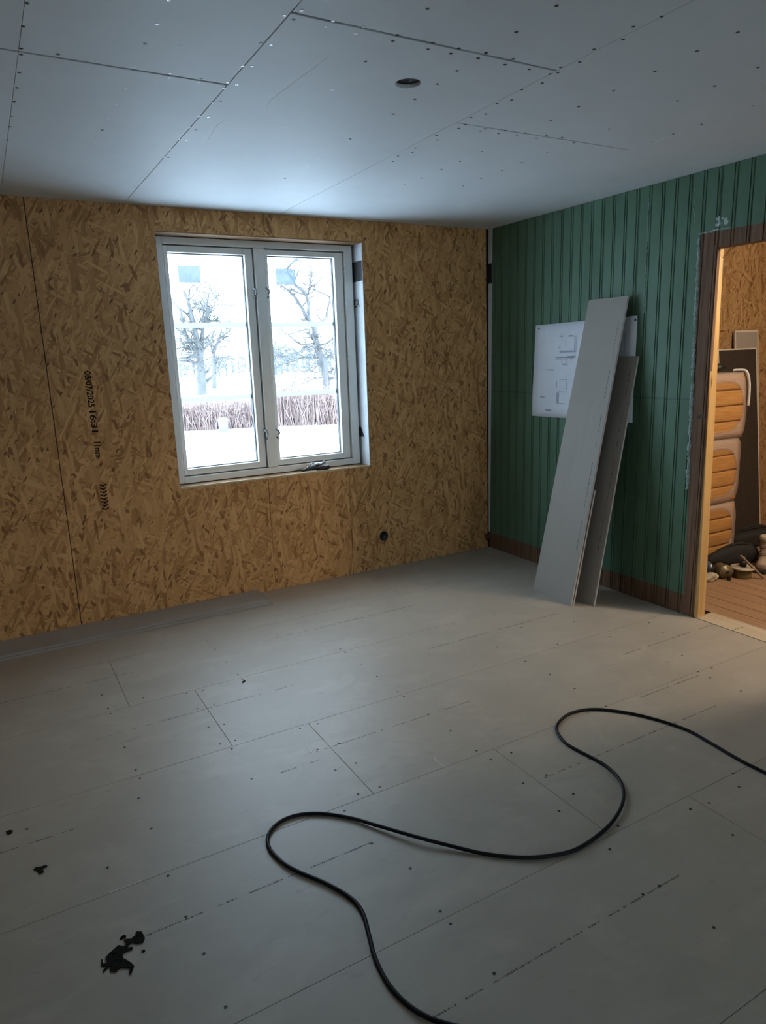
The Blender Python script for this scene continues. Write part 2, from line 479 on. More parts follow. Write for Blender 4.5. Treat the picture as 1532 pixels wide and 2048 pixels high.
pan.append(sheet('strand_board_panel', [(XL, 0), (-3.115-g, 0), (-3.115-g, HC), (XL, HC)], [], xz, 0.011, M['osb'], wb))
panB = sheet('strand_board_panel', [(-3.115+g, 0), (-1.860-g*.8, 0), (-1.860-g*.8, WZ0), (WX0, WZ0), (WX0, HC), (-3.115+g, HC)], [], xz, 0.011, M['osb'], wb)
sheet('strand_board_panel', [(-1.860+g*.6, 0), (-1.2525-g*.6, 0), (-1.2525-g*.6, WZ0), (-1.860+g*.6, WZ0)], [], xz, 0.011, M['osb'], wb)
sheet('strand_board_panel', [(WX0+g, WZ1), (WX1-g*.7, WZ1), (WX1-g*.7, HC), (WX0+g, HC)], [], xz, 0.011, M['osb'], wb)
OUT = (-0.986, 0.246)
panE = sheet('strand_board_panel', [(-1.2525+g*.6, 0), (-0.012, 0), (-0.030, HC), (WX1+g*.3, HC), (WX1, WZ0), (-1.2525+g*.6, WZ0)],
             [circle(*OUT, 0.037, 26)], xz, 0.011, M['osb'], wb)
# socket box set in the wall
sb = empty('socket_box', (OUT[0], 0.0, OUT[1]))
tag(sb, 'empty round black socket box sunk in the strand board wall', 'socket box')
q = MB().lathe([(0.0362, 0.0), (0.0362, 0.009), (0.030, 0.009), (0.030, 0.0035), (0.001, 0.0035)], (0, 0.0107, 0), (0, -1, 0), 26).build('cup', M['blackplastic'], sb, True)
MB().box((-0.016, 0.0045, -0.004), (0.016, 0.0070, 0.004)).build('strap', M['blackplastic'], sb)
for s in (-1, 1): MB().tube([(s*0.027, 0.006, 0), (s*0.027, 0.0, 0)], 0.004, 8).build('screw_lug', M['blackplastic'], sb)

# printed stamp on the strand board, running down
def text_mesh(body, name):
    cu = bpy.data.curves.new(name, 'FONT'); cu.body = body; cu.size = 1.0; cu.offset = 0.022
    o = bpy.data.objects.new(name, cu); col.objects.link(o)
    dg = bpy.context.evaluated_depsgraph_get()
    me = bpy.data.meshes.new_from_object(o.evaluated_get(dg))
    bpy.data.objects.remove(o); bpy.data.curves.remove(cu)
    me.name = name
    return me
def fit_text(body, name, ulen, vlen, place, mat, parent):
    """text scaled to ulen x vlen, place(u,v) gives the spot"""
    me = text_mesh(body, name)
    xs = [v.co.x for v in me.vertices]; ys = [v.co.y for v in me.vertices]
    x0, x1, y0, y1 = min(xs), max(xs), min(ys), max(ys)
    for v in me.vertices:
        v.co = place((v.co.x-x0)/(x1-x0)*ulen, (v.co.y-y0)/(y1-y0)*vlen)
    me.materials.clear()
    return link(name, me, mat, parent)
for body, z0, z1, xc in (('08/07/2025', 1.532, 1.325, -2.905), ('16:31', 1.303, 1.180, -2.903), ('11mm', 1.122, 1.030, -2.899)):
    fit_text(body, 'printed_stamp', z0-z1, 0.036, lambda u, v: Vector((xc-0.018+v, -0.0008, z0-u)), M['ink'], panB)
q = MB()
for k in range(8):
    z = 0.872-k*0.0205; xc = -2.897
    for s in (-1, 1):
        q.hexa([(xc+s*0.019, -0.0007, z-0.009), (xc, -0.0007, z-0.019), (xc, 0, z-0.019), (xc+s*0.019, 0, z-0.009),
                (xc+s*0.019, -0.0007, z), (xc, -0.0007, z-0.011), (xc, 0, z-0.011), (xc+s*0.019, 0, z)])
q.build('printed_chevrons', M['ink'], panB)

# ---- window
wn = empty('window_1', (0, 0, 0)); tag(wn, kind='structure')
FY = 0.12
fo = (-2.443, -1.097, 0.793, 2.306)           # frame outer
sl = (-2.382, -1.806, 0.834, 2.266)           # left sash opening
sr = (-1.734, -1.156, 0.834, 2.266)
def member(name, a, b, mat=None, parent=wn, bevel=0.003):
    return MB().box(a, b).build(name, mat or M['white'], parent, bevel=bevel)
member('frame_jamb', (fo[0], FY, fo[2]), (sl[0], 0.218, fo[3]))
member('frame_jamb', (sr[1], FY, fo[2]), (fo[1], 0.218, fo[3]))
member('frame_head', (sl[0], FY, sl[3]), (sr[1], 0.218, fo[3]))
member('frame_sill', (sl[0], FY, fo[2]), (sr[1], 0.218, sl[2]))
member('mullion', (sl[1], FY-0.001, sl[2]), (sr[0], 0.218, sl[3]), bevel=0.006)
def sash(o, hole):
    e = empty('sash', (0, 0, 0), wn)
    gp = 0.0065; SY = 0.140; D = 0.196
    x0, x1, z0, z1 = o[0]-0.016, o[1]-gp, o[2]+gp, o[3]-gp
    if x0 < -2.3: x0 = o[0]+gp
    else: x0 = o[0]+gp
    h0, h1, h2, h3 = hole
    member('stile', (x0, SY, z0), (h0, D, z1), parent=e)
    member('stile', (h1, SY, z0), (x1, D, z1), parent=e)
    member('rail', (h0, SY, z0), (h1, D, h2), parent=e)
    member('rail', (h0, SY, h3), (h1, D, z1), parent=e)
    q = MB()
    for a_, b_ in (((o[0], o[2]), (o[0]+0.014, o[3])), ((o[1]-0.014, o[2]), (o[1], o[3])), ((o[0], o[2]), (o[1], o[2]+0.014)), ((o[0], o[3]-0.014), (o[1], o[3]))): q.box((a_[0], 0.197, a_[1]), (b_[0], 0.204, b_[1]))
    q.build('gap_blocker', M['spacer'], e)  # dark strip added behind the sash gap to block daylight and keep it dark
    gls = MB().box((h0, 0.166, h2), (h1, 0.170, h3)).build('glass_pane', M['glass'], e)
    s = MB()
    for y in (0.172, 0.184):
        s.box((h0, y, h2), (h0+0.007, y+0.006, h3)); s.box((h1-0.007, y, h2), (h1, y+0.006, h3))
        s.box((h0, y, h2), (h1, y+0.006, h2+0.006)); s.box((h0, y, h3-0.006), (h1, y+0.006, h3))
    s.build('glazing_spacer', M['spacer'], e)
    for z in (1.790, 1.322):
        MB().box((h0+0.001, 0.1965, z-0.016), (h1-0.001, 0.205, z+0.016)).build('glazing_bar', M['bar'], e, bevel=0.002)
        MB().box((h1-0.009, 0.181, z-0.010), (h1, 0.195, z+0.010)).build('bar_clip', M['spacer'], e)
    # maker's sticker on the pane
    sx = h0+0.06
    q = MB(); q.v = [(sx, 0.1655, 2.046), (sx+0.14, 0.1655, 2.046), (sx+0.14, 0.1655, 2.146), (sx, 0.1655, 2.146)]; q.f = [(0, 1, 2, 3)]
    q.build('pane_sticker', M['sticker'], e)
    return e
s1 = sash(sl, (-2.351, -1.863, 0.881, 2.221))
s2 = sash(sr, (-1.708, -1.224, 0.881, 2.226))
# espagnolette keepers on the mullion
for x, z in ((-1.815, 1.995), (-1.806, 1.075), (-1.728, 1.997), (-1.722, 1.074)):
    q = MB()
    q.tube([(x-0.008, 0.136, z+0.022), (x-0.010, 0.118, z+0.020), (x+0.004, 0.113, z+0.008), (x+0.008, 0.113, z-0.008), (x-0.002, 0.116, z-0.022)], [0.007, 0.007, 0.0075, 0.007, 0.005], 7)
    q.box((x-0.006, 0.116, z-0.045), (x+0.004, 0.136, z-0.030))
    q.build('latch_hook', M['steel'], wn, True)
# three plugs in the right jamb
for z in (2.155, 1.563, 1.000):
    MB().lathe([(0.004, 0), (0.004, 0.003)], (-1.1545, FY+0.011, z), (-1, 0, 0), 10).build('jamb_plug', M['spacer'], wn)
# reveals
member('reveal_head', (WX0, 0.0, WZ1-0.006), (WX1, FY+0.03, WZ1), M['oldpine_x'], bevel=0)
member('reveal_sill', (WX0, 0.001, WZ0-0.001), (WX1-0.004, FY+0.02, WZ0+0.004), M['oldpine_x'], bevel=0)
member('sill_edge_strip', (WX0+0.002, -0.004, WZ0-0.004), (-1.262, 0.006, WZ0+0.008), M['pine_x'], bevel=0.001)
member('sill_edge_strip', (-1.256, -0.003, WZ0-0.003), (WX1-0.012, 0.006, WZ0+0.007), M['pine_x'], bevel=0.001)
mem = MB().box((WX1-0.004, 0.0, WZ0+0.004), (WX1, 0.16, WZ1-0.006)).build('reveal_membrane', M['membrane'], wn)
MB().box((WX1-0.0048, 0.004, 2.066), (WX1-0.004, 0.16, 2.198)).build('black_tape', M['tape'], mem)
q = MB(); q.hexa([(WX1-0.0048, 0.06, 0.99), (WX1-0.0048, 0.14, 0.99), (WX1-0.004, 0.14, 0.99), (WX1-0.004, 0.06, 0.99),
                  (WX1-0.0048, 0.11, 1.06), (WX1-0.0048, 0.14, 1.06), (WX1-0.004, 0.14, 1.06), (WX1-0.004, 0.11, 1.06)])
q.build('tape_corner', M['tape'], mem)
fit_text('CA', 'membrane_print', 0.085, 0.058, lambda u, v: Vector((WX1-0.0047, 0.143-u, 1.895+v)), M['tape'], mem)
q = MB()
for k in range(18): q.lathe([(0.0025, 0), (0.0025, 0.0006)], (WX1-0.004, 0.012+0.002*(k % 3), 0.86+k*0.072), (-1, 0, 0), 6)
q.build('staples', M['steel'], mem)
# corner strip of membrane between strand board and green wall
cs = MB().hexa([(-0.006, -0.016, 0.13), (-0.001, -0.016, 0.13), (-0.001, 0.0, 0.13), (-0.006, 0.0, 0.13),
                (-0.006, -0.044, HC), (-0.001, -0.044, HC), (-0.001, 0.0, HC), (-0.006, 0.0, HC)]).build('corner_membrane', M['membrane'], wb)
MB().box((-0.0075, -0.044, 2.062), (-0.0058, 0.0, 2.205)).build('corner_tape', M['tape'], wb)
q = MB(); q.tube([(-0.045, -0.01, 0.105), (-0.03, -0.02, 0.09), (-0.012, -0.02, 0.10), (0.0, -0.03, 0.085)], [0.006, 0.012, 0.01, 0.005], 6)
q.tube([(-0.03, -0.012, 0.06), (-0.018, -0.02, 0.10), (-0.02, -0.015, 0.125)], [0.007, 0.009, 0.003], 6)
q.build('torn_membrane_scrap', M['core'], wb, True)

# ---- green plank wall
WT = 0.075
D0, D1, DZ = -1.905, -2.87, 2.055
rc = MB()
rc.box((0.0225, D0, -0.1), (WT, 0.05, 2.6)); rc.box((0.0225, YB-0.2, -0.1), (WT, D1, 2.6)); rc.box((0.0225, D1, DZ), (WT, D0, 2.6))
wr = rc.build('wall_right', M['core']); tag(wr, kind='structure')
PITCHY = 0.0877
def plank_mesh(h, w=PITCHY):
    # section: flat face, groove, bead, groove; groove pair centred 8 mm+ from the -y edge
    c = -w+0.013
    prof = [(0.0, 0.0004), (c+0.0118, 0.0), (c+0.0108, 0.0070), (c+0.0078, 0.0070), (c+0.0065, 0.0010), (c+0.0035, -0.0006), (c-0.0015, -0.0006),
            (c-0.0045, 0.0010), (c-0.0058, 0.0070), (c-0.0088, 0.0070), (c-0.0098, 0.0), (-w, 0.0004)]
    v = []; f = []; n = len(prof)
    for z in (0, h):
        for y, x in prof: v.append((x, y, z))
        v.append((0.022, -w, z)); v.append((0.022, 0.0, z))
    N = n+2
    for i in range(N):
        j = (i+1) % N; f.append((i, j, j+N, i+N))
    f.append(tuple(range(N))[::-1]); f.append(tuple(range(N, 2*N)))
    me = bpy.data.meshes.new('plank'); me.from_pydata(v, [], f)
    bm = bmesh.new(); bm.from_mesh(me); bmesh.ops.recalc_face_normals(bm, faces=bm.faces); bm.to_mesh(me); bm.free()
    me.materials.append(M['green']); return me
pf = plank_mesh(HC-0.001); ph = plank_mesh(HC-DZ-0.001)
rp = random.Random(11)
for n in range(-1, 106):
    yc = -0.0685 - n*PITCHY
    ytop = yc + PITCHY - 0.013
    if ytop > 0.03 or ytop-PITCHY < YB: continue
    if ytop - PITCHY*0.55 > D0-0.01 or ytop-PITCHY*0.5 < D1: me, z = pf, 0.0
    else: me, z = ph, DZ
    if n == 21: me, z = pf, 0.0
    if abs(ytop-PITCHY-D0) < 0.03: pass
    o = link('plank', me, None, wr, (rp.uniform(-0.0009, 0.0009), min(ytop, -0.0), z))
    if n == 21: o.scale = (1, 0.97, 1)
# crusty filled paint edge left by the old casing
def crust(pts, r, name='paint_ridge'):
    P = []; rr = []; rd = random.Random(5)
    for i in range(len(pts)-1):
        a, b = Vector(pts[i]), Vector(pts[i+1]); k = max(2, int((b-a).length/0.012))
        for j in range(k):
            P.append(a.lerp(b, j/k)+Vector((rd.uniform(-0.001, 0.0015), rd.uniform(-0.003, 0.003), rd.uniform(-0.003, 0.003)))); rr.append(r*rd.uniform(0.45, 1.35))
    q = MB(); q.tube(P, rr, 7); o = q.build(name, M['crust'], wr, True); return o
crust([(0.001, -1.828, 0.75), (0.001, -1.822, 1.2), (0.001, -1.812, 1.6), (0.001, -1.806, 2.0), (0.001, -1.800, 2.135)], 0.0105)
crust([(0.001, -1.800, 2.14), (0.001, -1.86, 2.14), (0.001, -1.92, 2.145), (0.001, -2.0, 2.14)], 0.0055)
crust([(0.002, -1.775, 2.16), (0.002, -1.760, 2.27), (0.002, -1.757, 2.40)], 0.0028, 'paint_crack')
crust([(0.001, -1.463, 1.75), (0.001, -1.462, 2.0), (0.001, -1.461, 2.40)], 0.0025, 'paint_crack')
q = MB()
for k in range(9):
    y = -1.90-rp.uniform(0, 0.06); z = 2.165+rp.uniform(0, 0.035)
    q.lathe([(rp.uniform(0.006, 0.014), 0), (0.004, 0.0016)], (0.0, y, z), (-1, 0, 0), 7)
q.build('filler_spots', simple('white_filler', (0.5, 0.55, 0.52), (0.4, 0.45, 0.42), 40), wr)

# ---- doorway
t1 = empty('trim_1', (0, 0, 0)); tag(t1, kind='structure')
st = MB().hexa([(0.004, -1.948, 0.0), (0.070, -1.948, 0.0), (0.070, -1.900, 0.0), (0.004, -1.900, 0.0),
                (0.004, -1.908, 2.068), (0.064, -1.908, 2.068), (0.064, -1.863, 2.068), (0.004, -1.863, 2.068)])
# the stud stands in the opening, its edge just proud of the plank ends
st.build('door_stud', M['pine'], t1, bevel=0.002)
MB().tube([(0.06, -1.909, 2.005), (0.055, -1.945, 2.035), (0.05, -1.985, 2.052)], 0.0012, 6).build('bent_nail', M['screw'], t1)
MB().lathe([(0.014, 0), (0.012, 0.002), (0.001, 0.002)], (0.0005, -1.876, 1.17), (-1, 0, 0), 10).build('knot', M['dark'], t1)
t2 = MB().hexa([(0.004, -2.90, 0.0), (0.070, -2.90, 0.0), (0.070, -2.855, 0.0), (0.004, -2.855, 0.0),
                (0.004, -2.90, 2.05), (0.070, -2.90, 2.05), (0.070, -2.855, 2.05), (0.004, -2.855, 2.05)]).build('trim_2', M['pine'])
tag(t2, kind='structure')
th = MB().box((0.003, D1, -0.012), (0.155, -1.935, 0.003)).build('threshold_board', M['ply_y'])
tag(th, 'pale unfinished wooden board bridging the floor in the doorway', 'board')
q = MB()
for k in range(5):
    p = at(1467+k*4.6, 1259.5-k*1.3, 2, 0.003); q.box((p.x-0.009, p.y-0.0018, 0.003), (p.x+0.004, p.y+0.0018, 0.0034))
o = q.build('stamp_marks', M['ink'], th); o['kind'] = 'stuff'

# ---- walls out of view, plus a window added behind the camera as fill light
wl = MB().box((XL-0.2, YB-0.2, -0.1), (XL, 0.3, 2.6)).build('wall_left', M['osb_side']); tag(wl, kind='structure')
q = MB()
BW = (-2.15, -0.5, 0.65, 2.25)
q.box((XL-0.2, YB-0.2, -0.1), (BW[0], YB, 2.6)); q.box((BW[1], YB-0.2, -0.1), (0.1, YB, 2.6))
q.box((BW[0], YB-0.2, -0.1), (BW[1], YB, BW[2])); q.box((BW[0], YB-0.2, BW[3]), (BW[1], YB, 2.6))
wf = q.build('wall_front', M['osb']); tag(wf, kind='structure')
w2 = empty('fill_window'); tag(w2, kind='structure')  # unseen window, added to brighten the strand board wall
a, b, c, d = BW
for p0, p1 in (((a, c), (a+0.06, d)), ((b-0.06, c), (b, d)), ((a, c), (b, c+0.06)), ((a, d-0.06), (b, d)), (((a+b)/2-0.04, c), ((a+b)/2+0.04, d))):
    MB().box((p0[0], YB-0.15, p0[1]), (p1[0], YB-0.06, p1[1])).build('frame_bar', M['white'], w2)
for x0, x1 in ((a+0.06, (a+b)/2-0.04), ((a+b)/2+0.04, b-0.06)):
    MB().box((x0, YB-0.11, c+0.06), (x1, YB-0.105, d-0.06)).build('glass_pane', M['glass'], w2)


# ---- room beyond the doorway
HX1, HY0, HY1, HZ = 3.6, -0.76, -4.6, 2.60
wa = MB().box((WT, HY0, -0.1), (HX1, HY0+0.1, HZ+0.1)).build('wall_hall', M['osb_hall']); tag(wa, kind='structure')
we = MB().box((HX1, HY1, -0.1), (HX1+0.1, HY0+0.1, HZ+0.1)).build('wall_hall_end', M['osb_side']); tag(we, kind='structure')
wg = MB().box((WT, HY1-0.1, -0.1), (HX1+0.1, HY1, HZ+0.1)).build('wall_hall_near', M['osb_hall']); tag(wg, kind='structure')
hc = MB().box((WT, HY1-0.1, HZ), (HX1+0.1, HY0+0.1, HZ+0.1)).build('ceiling_hall', M['ceil']); tag(hc, kind='structure')
hf = MB().box((0.02, HY1-0.1, -0.1), (HX1+0.1, HY0+0.1, -0.022)).build('floor_hall', M['dark']); tag(hf, kind='structure')
x = 0.157; k = 0
while x < HX1-0.02:
    w_ = 0.118
    x1 = min(x+w_, HX1)
    yo = -2.1-0.7*((k*37) % 10)/10
    MB().box((x+0.0015, HY1, -0.022), (x1-0.0015, HY0, rp.uniform(-0.0015, 0.0))).build('floor_plank', M['hallfloor'], hf, bevel=0.0015)
    x = x1; k += 1
# bare bulb of the hall
lb = empty('ceiling_bulb', (0.75, -3.0, HZ))
tag(lb, 'bare warm bulb hanging from the ceiling of the room beyond', 'lamp')
MB().lathe([(0.03, 0), (0.03, -0.02), (0.018, -0.03), (0.018, -0.09), (0.002, -0.09)], (0, 0, 0)).build('socket', M['blackplastic'], lb, True)
t = NT('lit_bulb'); t.base((1, 0.9, 0.75)); t.b.inputs['Emission Color'].default_value = (1, 0.72, 0.42, 1); t.b.inputs['Emission Strength'].default_value = 20.0
MB().lathe([(0.02, -0.088), (0.03, -0.10), (0.07, -0.12), (0.09, -0.155), (0.095, -0.18), (0.085, -0.215), (0.05, -0.245), (0.001, -0.255)], (0, 0, 0), n=18).build('glass_bulb', t.mat, lb, True)
pl = bpy.data.lights.new('bulb_light', 'POINT'); pl.energy = 95; pl.color = (1.0, 0.82, 0.60); pl.shadow_soft_size = 0.11
po = bpy.data.objects.new('bulb_light', pl); col.objects.link(po); po.parent = lb; po.location = (0, 0, -0.36)

# ------------------------------------------------------------------ things in the room
# boards leaning on the green wall
def lean(name, px, xt, th, label, cut=None, zt=None):
    bl, br = at(*px[0], 2, 0.0), at(*px[1], 2, 0.0)
    tl, tr = at(*px[2], 0, xt), at(*px[3], 0, xt)
    ztop = (tl.z+tr.z)/2
    tl.z = tr.z = ztop
    e = empty(name, (bl+br)/2)
    o = (bl+br)/2
    n = (tl-bl).cross(br-bl).normalized()
    if n.x < 0: n = -n
    back = Vector((th*1.05, 0, 0))
    P = [bl, br, br+back, bl+back, tl, tr, tr+back, tl+back]
    P = [p-o for p in P]
    MB().hexa(P).build('gypsum_sheet', M['gyp'], e)
    # pale cut core on the two long edges
    for s, (i0, i1) in ((-1, (1, 5)), (1, (0, 4))):
        a, b = P[i0], P[i1]; dy = Vector((0, 0.0006*s, 0)); q = MB()
        k0 = Vector((th*0.2, 0, 0)); k1 = Vector((th*0.85, 0, 0))
        q.hexa([a+k0+dy, a+k1+dy, a+k1-dy, a+k0-dy, b+k0+dy, b+k1+dy, b+k1-dy, b+k0-dy]); q.build('cut_edge', M['gypedge'], e)
    # print running along the near edge
    a, b = P[1], P[5]; ex = (P[0]-P[1]).normalized(); ez = (b-a).normalized(); nn = ex.cross(ez).normalized()
    if nn.x > 0: nn = -nn
    q = MB(); L = (b-a).length; s = 0.35; rd = random.Random(2)
    while s < L-0.04:
        hgt = rd.uniform(0.002, 0.005); ln = rd.uniform(0.002, 0.007)
        c = a + ez*s + ex*0.038 + nn*0.0006
        q.hexa([c-ex*hgt, c+ex*hgt, c+ex*hgt-nn*0.0004, c-ex*hgt-nn*0.0004, c-ex*hgt+ez*ln, c+ex*hgt+ez*ln, c+ex*hgt+ez*ln-nn*0.0004, c-ex*hgt+ez*ln-nn*0.0004])
        s += ln+(rd.uniform(0.003, 0.008) if rd.random() < 0.95 else rd.uniform(0.03, 0.12))
    o2 = q.build('edge_print', M['greyink'], e); o2['kind'] = 'stuff'
    tag(e, label, 'board', 'gypsum board strips leaning on the green wall')
    return e
lean('gypsum_board', [(1067, 1177), (1141, 1212), (1178, 600), (1256, 592)], -0.045, 0.013, 'tallest wide grey gypsum strip leaning on the green wall over the drawing')
lean('gypsum_board', [(1108, 1185), (1187, 1213), (1195, 716), (1276, 710)], -0.020, 0.013, 'shorter grey gypsum strip leaning half hidden behind the tallest one')
# low offcut tucked right behind the tallest strip
a = at(1067, 1177, 2, 0.0); b = at(1141, 1212, 2, 0.0)
def frac(z): return z/1.86
tl_ = at(1178, 600, 0, -0.045); tr_ = at(1256, 592, 0, -0.045)
e = empty('gypsum_board', (a+b)/2+Vector((0.02, 0, 0)))
f1 = 0.40
def pt(u, f):   # point on the back of the tallest strip
    p = a.lerp(b, u).lerp(tl_.lerp(tr_, u), f); return p+Vector((0.0145, 0, 0))
P = [pt(-0.012, 0), pt(1.012, 0)]; Q = [pt(-0.012, f1), pt(1.02, f1*0.96)]
bk = Vector((0.013, 0, 0))
MB().hexa([p-e.location for p in (P[0], P[1], P[1]+bk, P[0]+bk, Q[0], Q[1], Q[1]+bk, Q[0]+bk)]).build('gypsum_sheet', M['gyp'], e)
q = MB()
for i in (0, 1):
    s = Vector((0, 0.0005, 0))*(1 if i == 0 else -1)
    q.hexa([p-e.location for p in (P[i]+bk*.2+s, P[i]+bk*.8+s, P[i]+bk*.8-s, P[i]+bk*.2-s, Q[i]+bk*.2+s, Q[i]+bk*.8+s, Q[i]+bk*.8-s, Q[i]+bk*.2-s)])
q.build('cut_edge', M['gypedge'], e)
tag(e, 'knee-high gypsum offcut tucked behind the tallest leaning strip, edges peeking out', 'board', 'gypsum board strips leaning on the green wall')

# strips lying along the window wall
e = empty('gypsum_strip', (-3.1, -0.13, 0)); 
MB().box((-1.2, -0.135, 0.0005), (1.115, 0.118, 0.013)).build('gypsum_sheet', M['gyp'], e, bevel=0.001)
MB().box((1.1152, -0.13, 0.003), (1.1158, 0.115, 0.011)).build('cut_edge', M['gypedge'], e)
tag(e, 'long grey gypsum strip flat on the floor along the window wall, under another', 'board', 'gypsum strips stacked flat by the window wall')
e = empty('gypsum_strip', (-3.1, -0.13, 0.0135))
MB().box((-1.2, -0.120, 0), (1.105, 0.124, 0.013)).build('gypsum_sheet', M['gyp'], e, bevel=0.001)
MB().box((1.1052, -0.115, 0.003), (1.1058, 0.12, 0.011)).build('cut_edge', M['gypedge'], e)
tag(e, 'long grey gypsum strip lying on top of another along the window wall', 'board', 'gypsum strips stacked flat by the window wall')

# drawing on the wall
pr = empty('floor_plan_drawing', (-0.003, -0.98, 1.41))
tag(pr, 'large white sheet with a printed floor plan pinned to the green wall', 'drawing')
py0, py1, pz0, pz1 = -0.535, -1.420, 1.098, 1.731
v = []; f = []; NX, NZ = 14, 10; rd = random.Random(9)
for j in range(NZ+1):
    for i in range(NX+1):
        u, s = i/NX, j/NZ
        edge = (1-s)*0.006*math.sin(u*9)+(0.005 if i in (0, NX) else 0)*math.sin(s*7)
        yb = py0+(py1-py0)*u + (1-s)*0.03*(1-u)
        v.append((-0.004-0.004*abs(math.sin(u*7+s*3))*(1-s)-abs(edge)*0.6+0.003, yb+0.98, pz0+(pz1-pz0)*s-1.41+0.01*u))
for j in range(NZ):
    for i in range(NX):
        a_ = j*(NX+1)+i; f.append((a_, a_+1, a_+NX+2, a_+NX+1))
q = MB(); q.v = v; q.f = f
o = q.build('paper_sheet', M['paper'], pr, True)
so = o.modifiers.new('solid', 'SOLIDIFY'); so.thickness = 0.0004
# plan lines
q = MB()
def pl_line(y0, z0, y1, z1, wd=0.0018):
    q.box((-0.0125, min(y0, y1)-wd, min(z0, z1)-wd), (-0.0119, max(y0, y1)+wd, max(z0, z1)+wd))
def yz(px, py): p = at(px, py, 0, -0.012); return p.y+0.98, p.z-1.41
for a_, b_ in (((1120, 702), (1150, 704)), ((1112, 716), (1148, 714)), ((1112, 718), (1136, 718)), ((1150, 672), (1150, 700)), ((1143, 712), (1143, 722)), ((1124, 720), (1124, 728)),
               ((1132, 720), (1132, 728)), ((1132, 680), (1132, 692)), ((1114, 762), (1114, 775)), ((1114, 786), (1115, 806)), ((1120, 759), (1135, 759)), ((1118, 784), (1132, 784)),
               ((1116, 807), (1130, 807)), ((1134, 762), (1134, 780)), ((1120, 668), (1128, 668)), ((1136, 714), (1150, 712))):
    (y0, z0), (y1, z1) = yz(*a_), yz(*b_); pl_line(y0, z0, y1, z1, 0.0011)
for px, py, n in ((1096, 740, 6), (1081, 794, 5), (1092, 820, 5), (1120, 673, 3), (1138, 672, 4), (1125, 729, 5), (1118, 695, 2)):
    y0, z0 = yz(px, py)
    for k in range(n): pl_line(y0-k*0.011, z0-0.004, y0-k*0.011-0.005, z0+0.005, 0.0005)
for (y0, z0, y1, z1) in ((-0.05, 0.24, -0.36, 0.24), (-0.05, 0.05, -0.36, 0.05), (-0.05, -0.2, -0.36, -0.2), (-0.36, -0.2, -0.36, 0.24), (-0.2, 0.05, -0.2, 0.24)): pl_line(y0, z0, y1, z1)
o = q.build('plan_lines', M['pencil'], pr); o['kind'] = 'stuff'
for px, py in ((1078, 657), (1066, 736), (1271, 640)):
    p = at(px, py, 0, -0.01); MB().lathe([(0.006, 0), (0.006, 0.003), (0.002, 0.005)], (-0.007, p.y+0.98, p.z-1.41), (-1, 0, 0), 10).build('pin', M['blackplastic'], pr)

# hand tool on the window ledge
tl = empty('hand_tool', (-1.50, 0.03, WZ0+0.008))
tl.scale = (1.05, 1.3, 1.6); tl.location.y = 0.022
tag(tl, 'small black hand tool with bright metal jaws lying on the window ledge', 'tool')
MB().tube([(-0.100, 0.004, 0.006), (-0.06, 0.0, 0.010), (-0.02, -0.004, 0.013), (0.02, -0.006, 0.013)], [0.004, 0.007, 0.010, 0.010], 8).build('handle', M['blackplastic'], tl, True)
MB().tube([(0.0, -0.012, 0.009), (0.04, -0.012, 0.011), (0.085, -0.008, 0.011), (0.10, -0.006, 0.009)], [0.008, 0.010, 0.011, 0.006], 8).build('handle', M['blackplastic'], tl, True)
q = MB(); q.tube([(-0.07, 0.0, 0.016), (-0.03, 0.0, 0.022), (0.01, 0.0, 0.028), (0.04, 0.0, 0.026), (0.065, 0.002, 0.030)], [0.003, 0.005, 0.007, 0.006, 0.004], 7)
q.tube([(-0.05, 0.0, 0.024), (-0.02, 0.006, 0.034), (0.0, 0.006, 0.028)], [0.0025, 0.003, 0.003], 6)
q.tube([(0.04, 0.0, 0.026), (0.06, -0.004, 0.038), (0.07, -0.004, 0.030)], [0.003, 0.003, 0.003], 6)
q.build('metal_jaws', M['steel'], tl, True)

# cable on the floor
cpx = [(1660,1612),(1600,1580),(1532,1546),(1480,1520),(1420,1485),(1370,1458),(1290,1433),(1220,1420.5),(1175,1419),(1140,1427),(1118,1444),(1114,1462),(1130,1485),(1160,1503),(1205,1527),(1235,1555),(1247,1585),(1241,1620),(1215,1655),(1165,1692),(1120,1708),(1050,1715),(970,1708),(900,1694),(840,1681),(760,1655),(700,1636),(640,1627),(590,1631),(555,1647),(536,1672),(540,1698),(565,1725),(600,1745),(650,1766),(700,1795),(725,1825),(738,1870),(750,1915),(775,1965),(810,2005),(850,2032),(900,2050),(980,2066)]
CR = 0.0062
pts = []
for x_, y_ in cpx:
    p = at(x_, y_, 2, CR)
    lift = 0.010*math.exp(-((x_-830)/90)**2 - ((y_-1678)/60)**2) + 0.006*math.exp(-((x_-1240)/40)**2-((y_-1610)/50)**2)
    pts.append((p.x, p.y, CR+lift))
c0 = Vector(pts[20]); c0.z = 0
cb = empty('power_cable', c0)
q = MB(); q.tube([Vector(p)-c0 for p in smooth_path(pts, 7)], CR, 10); q.build('sheath', M['rubber'], cb, True)
tag(cb, 'thick black cable snaking in loops across the grey floor', 'cable')

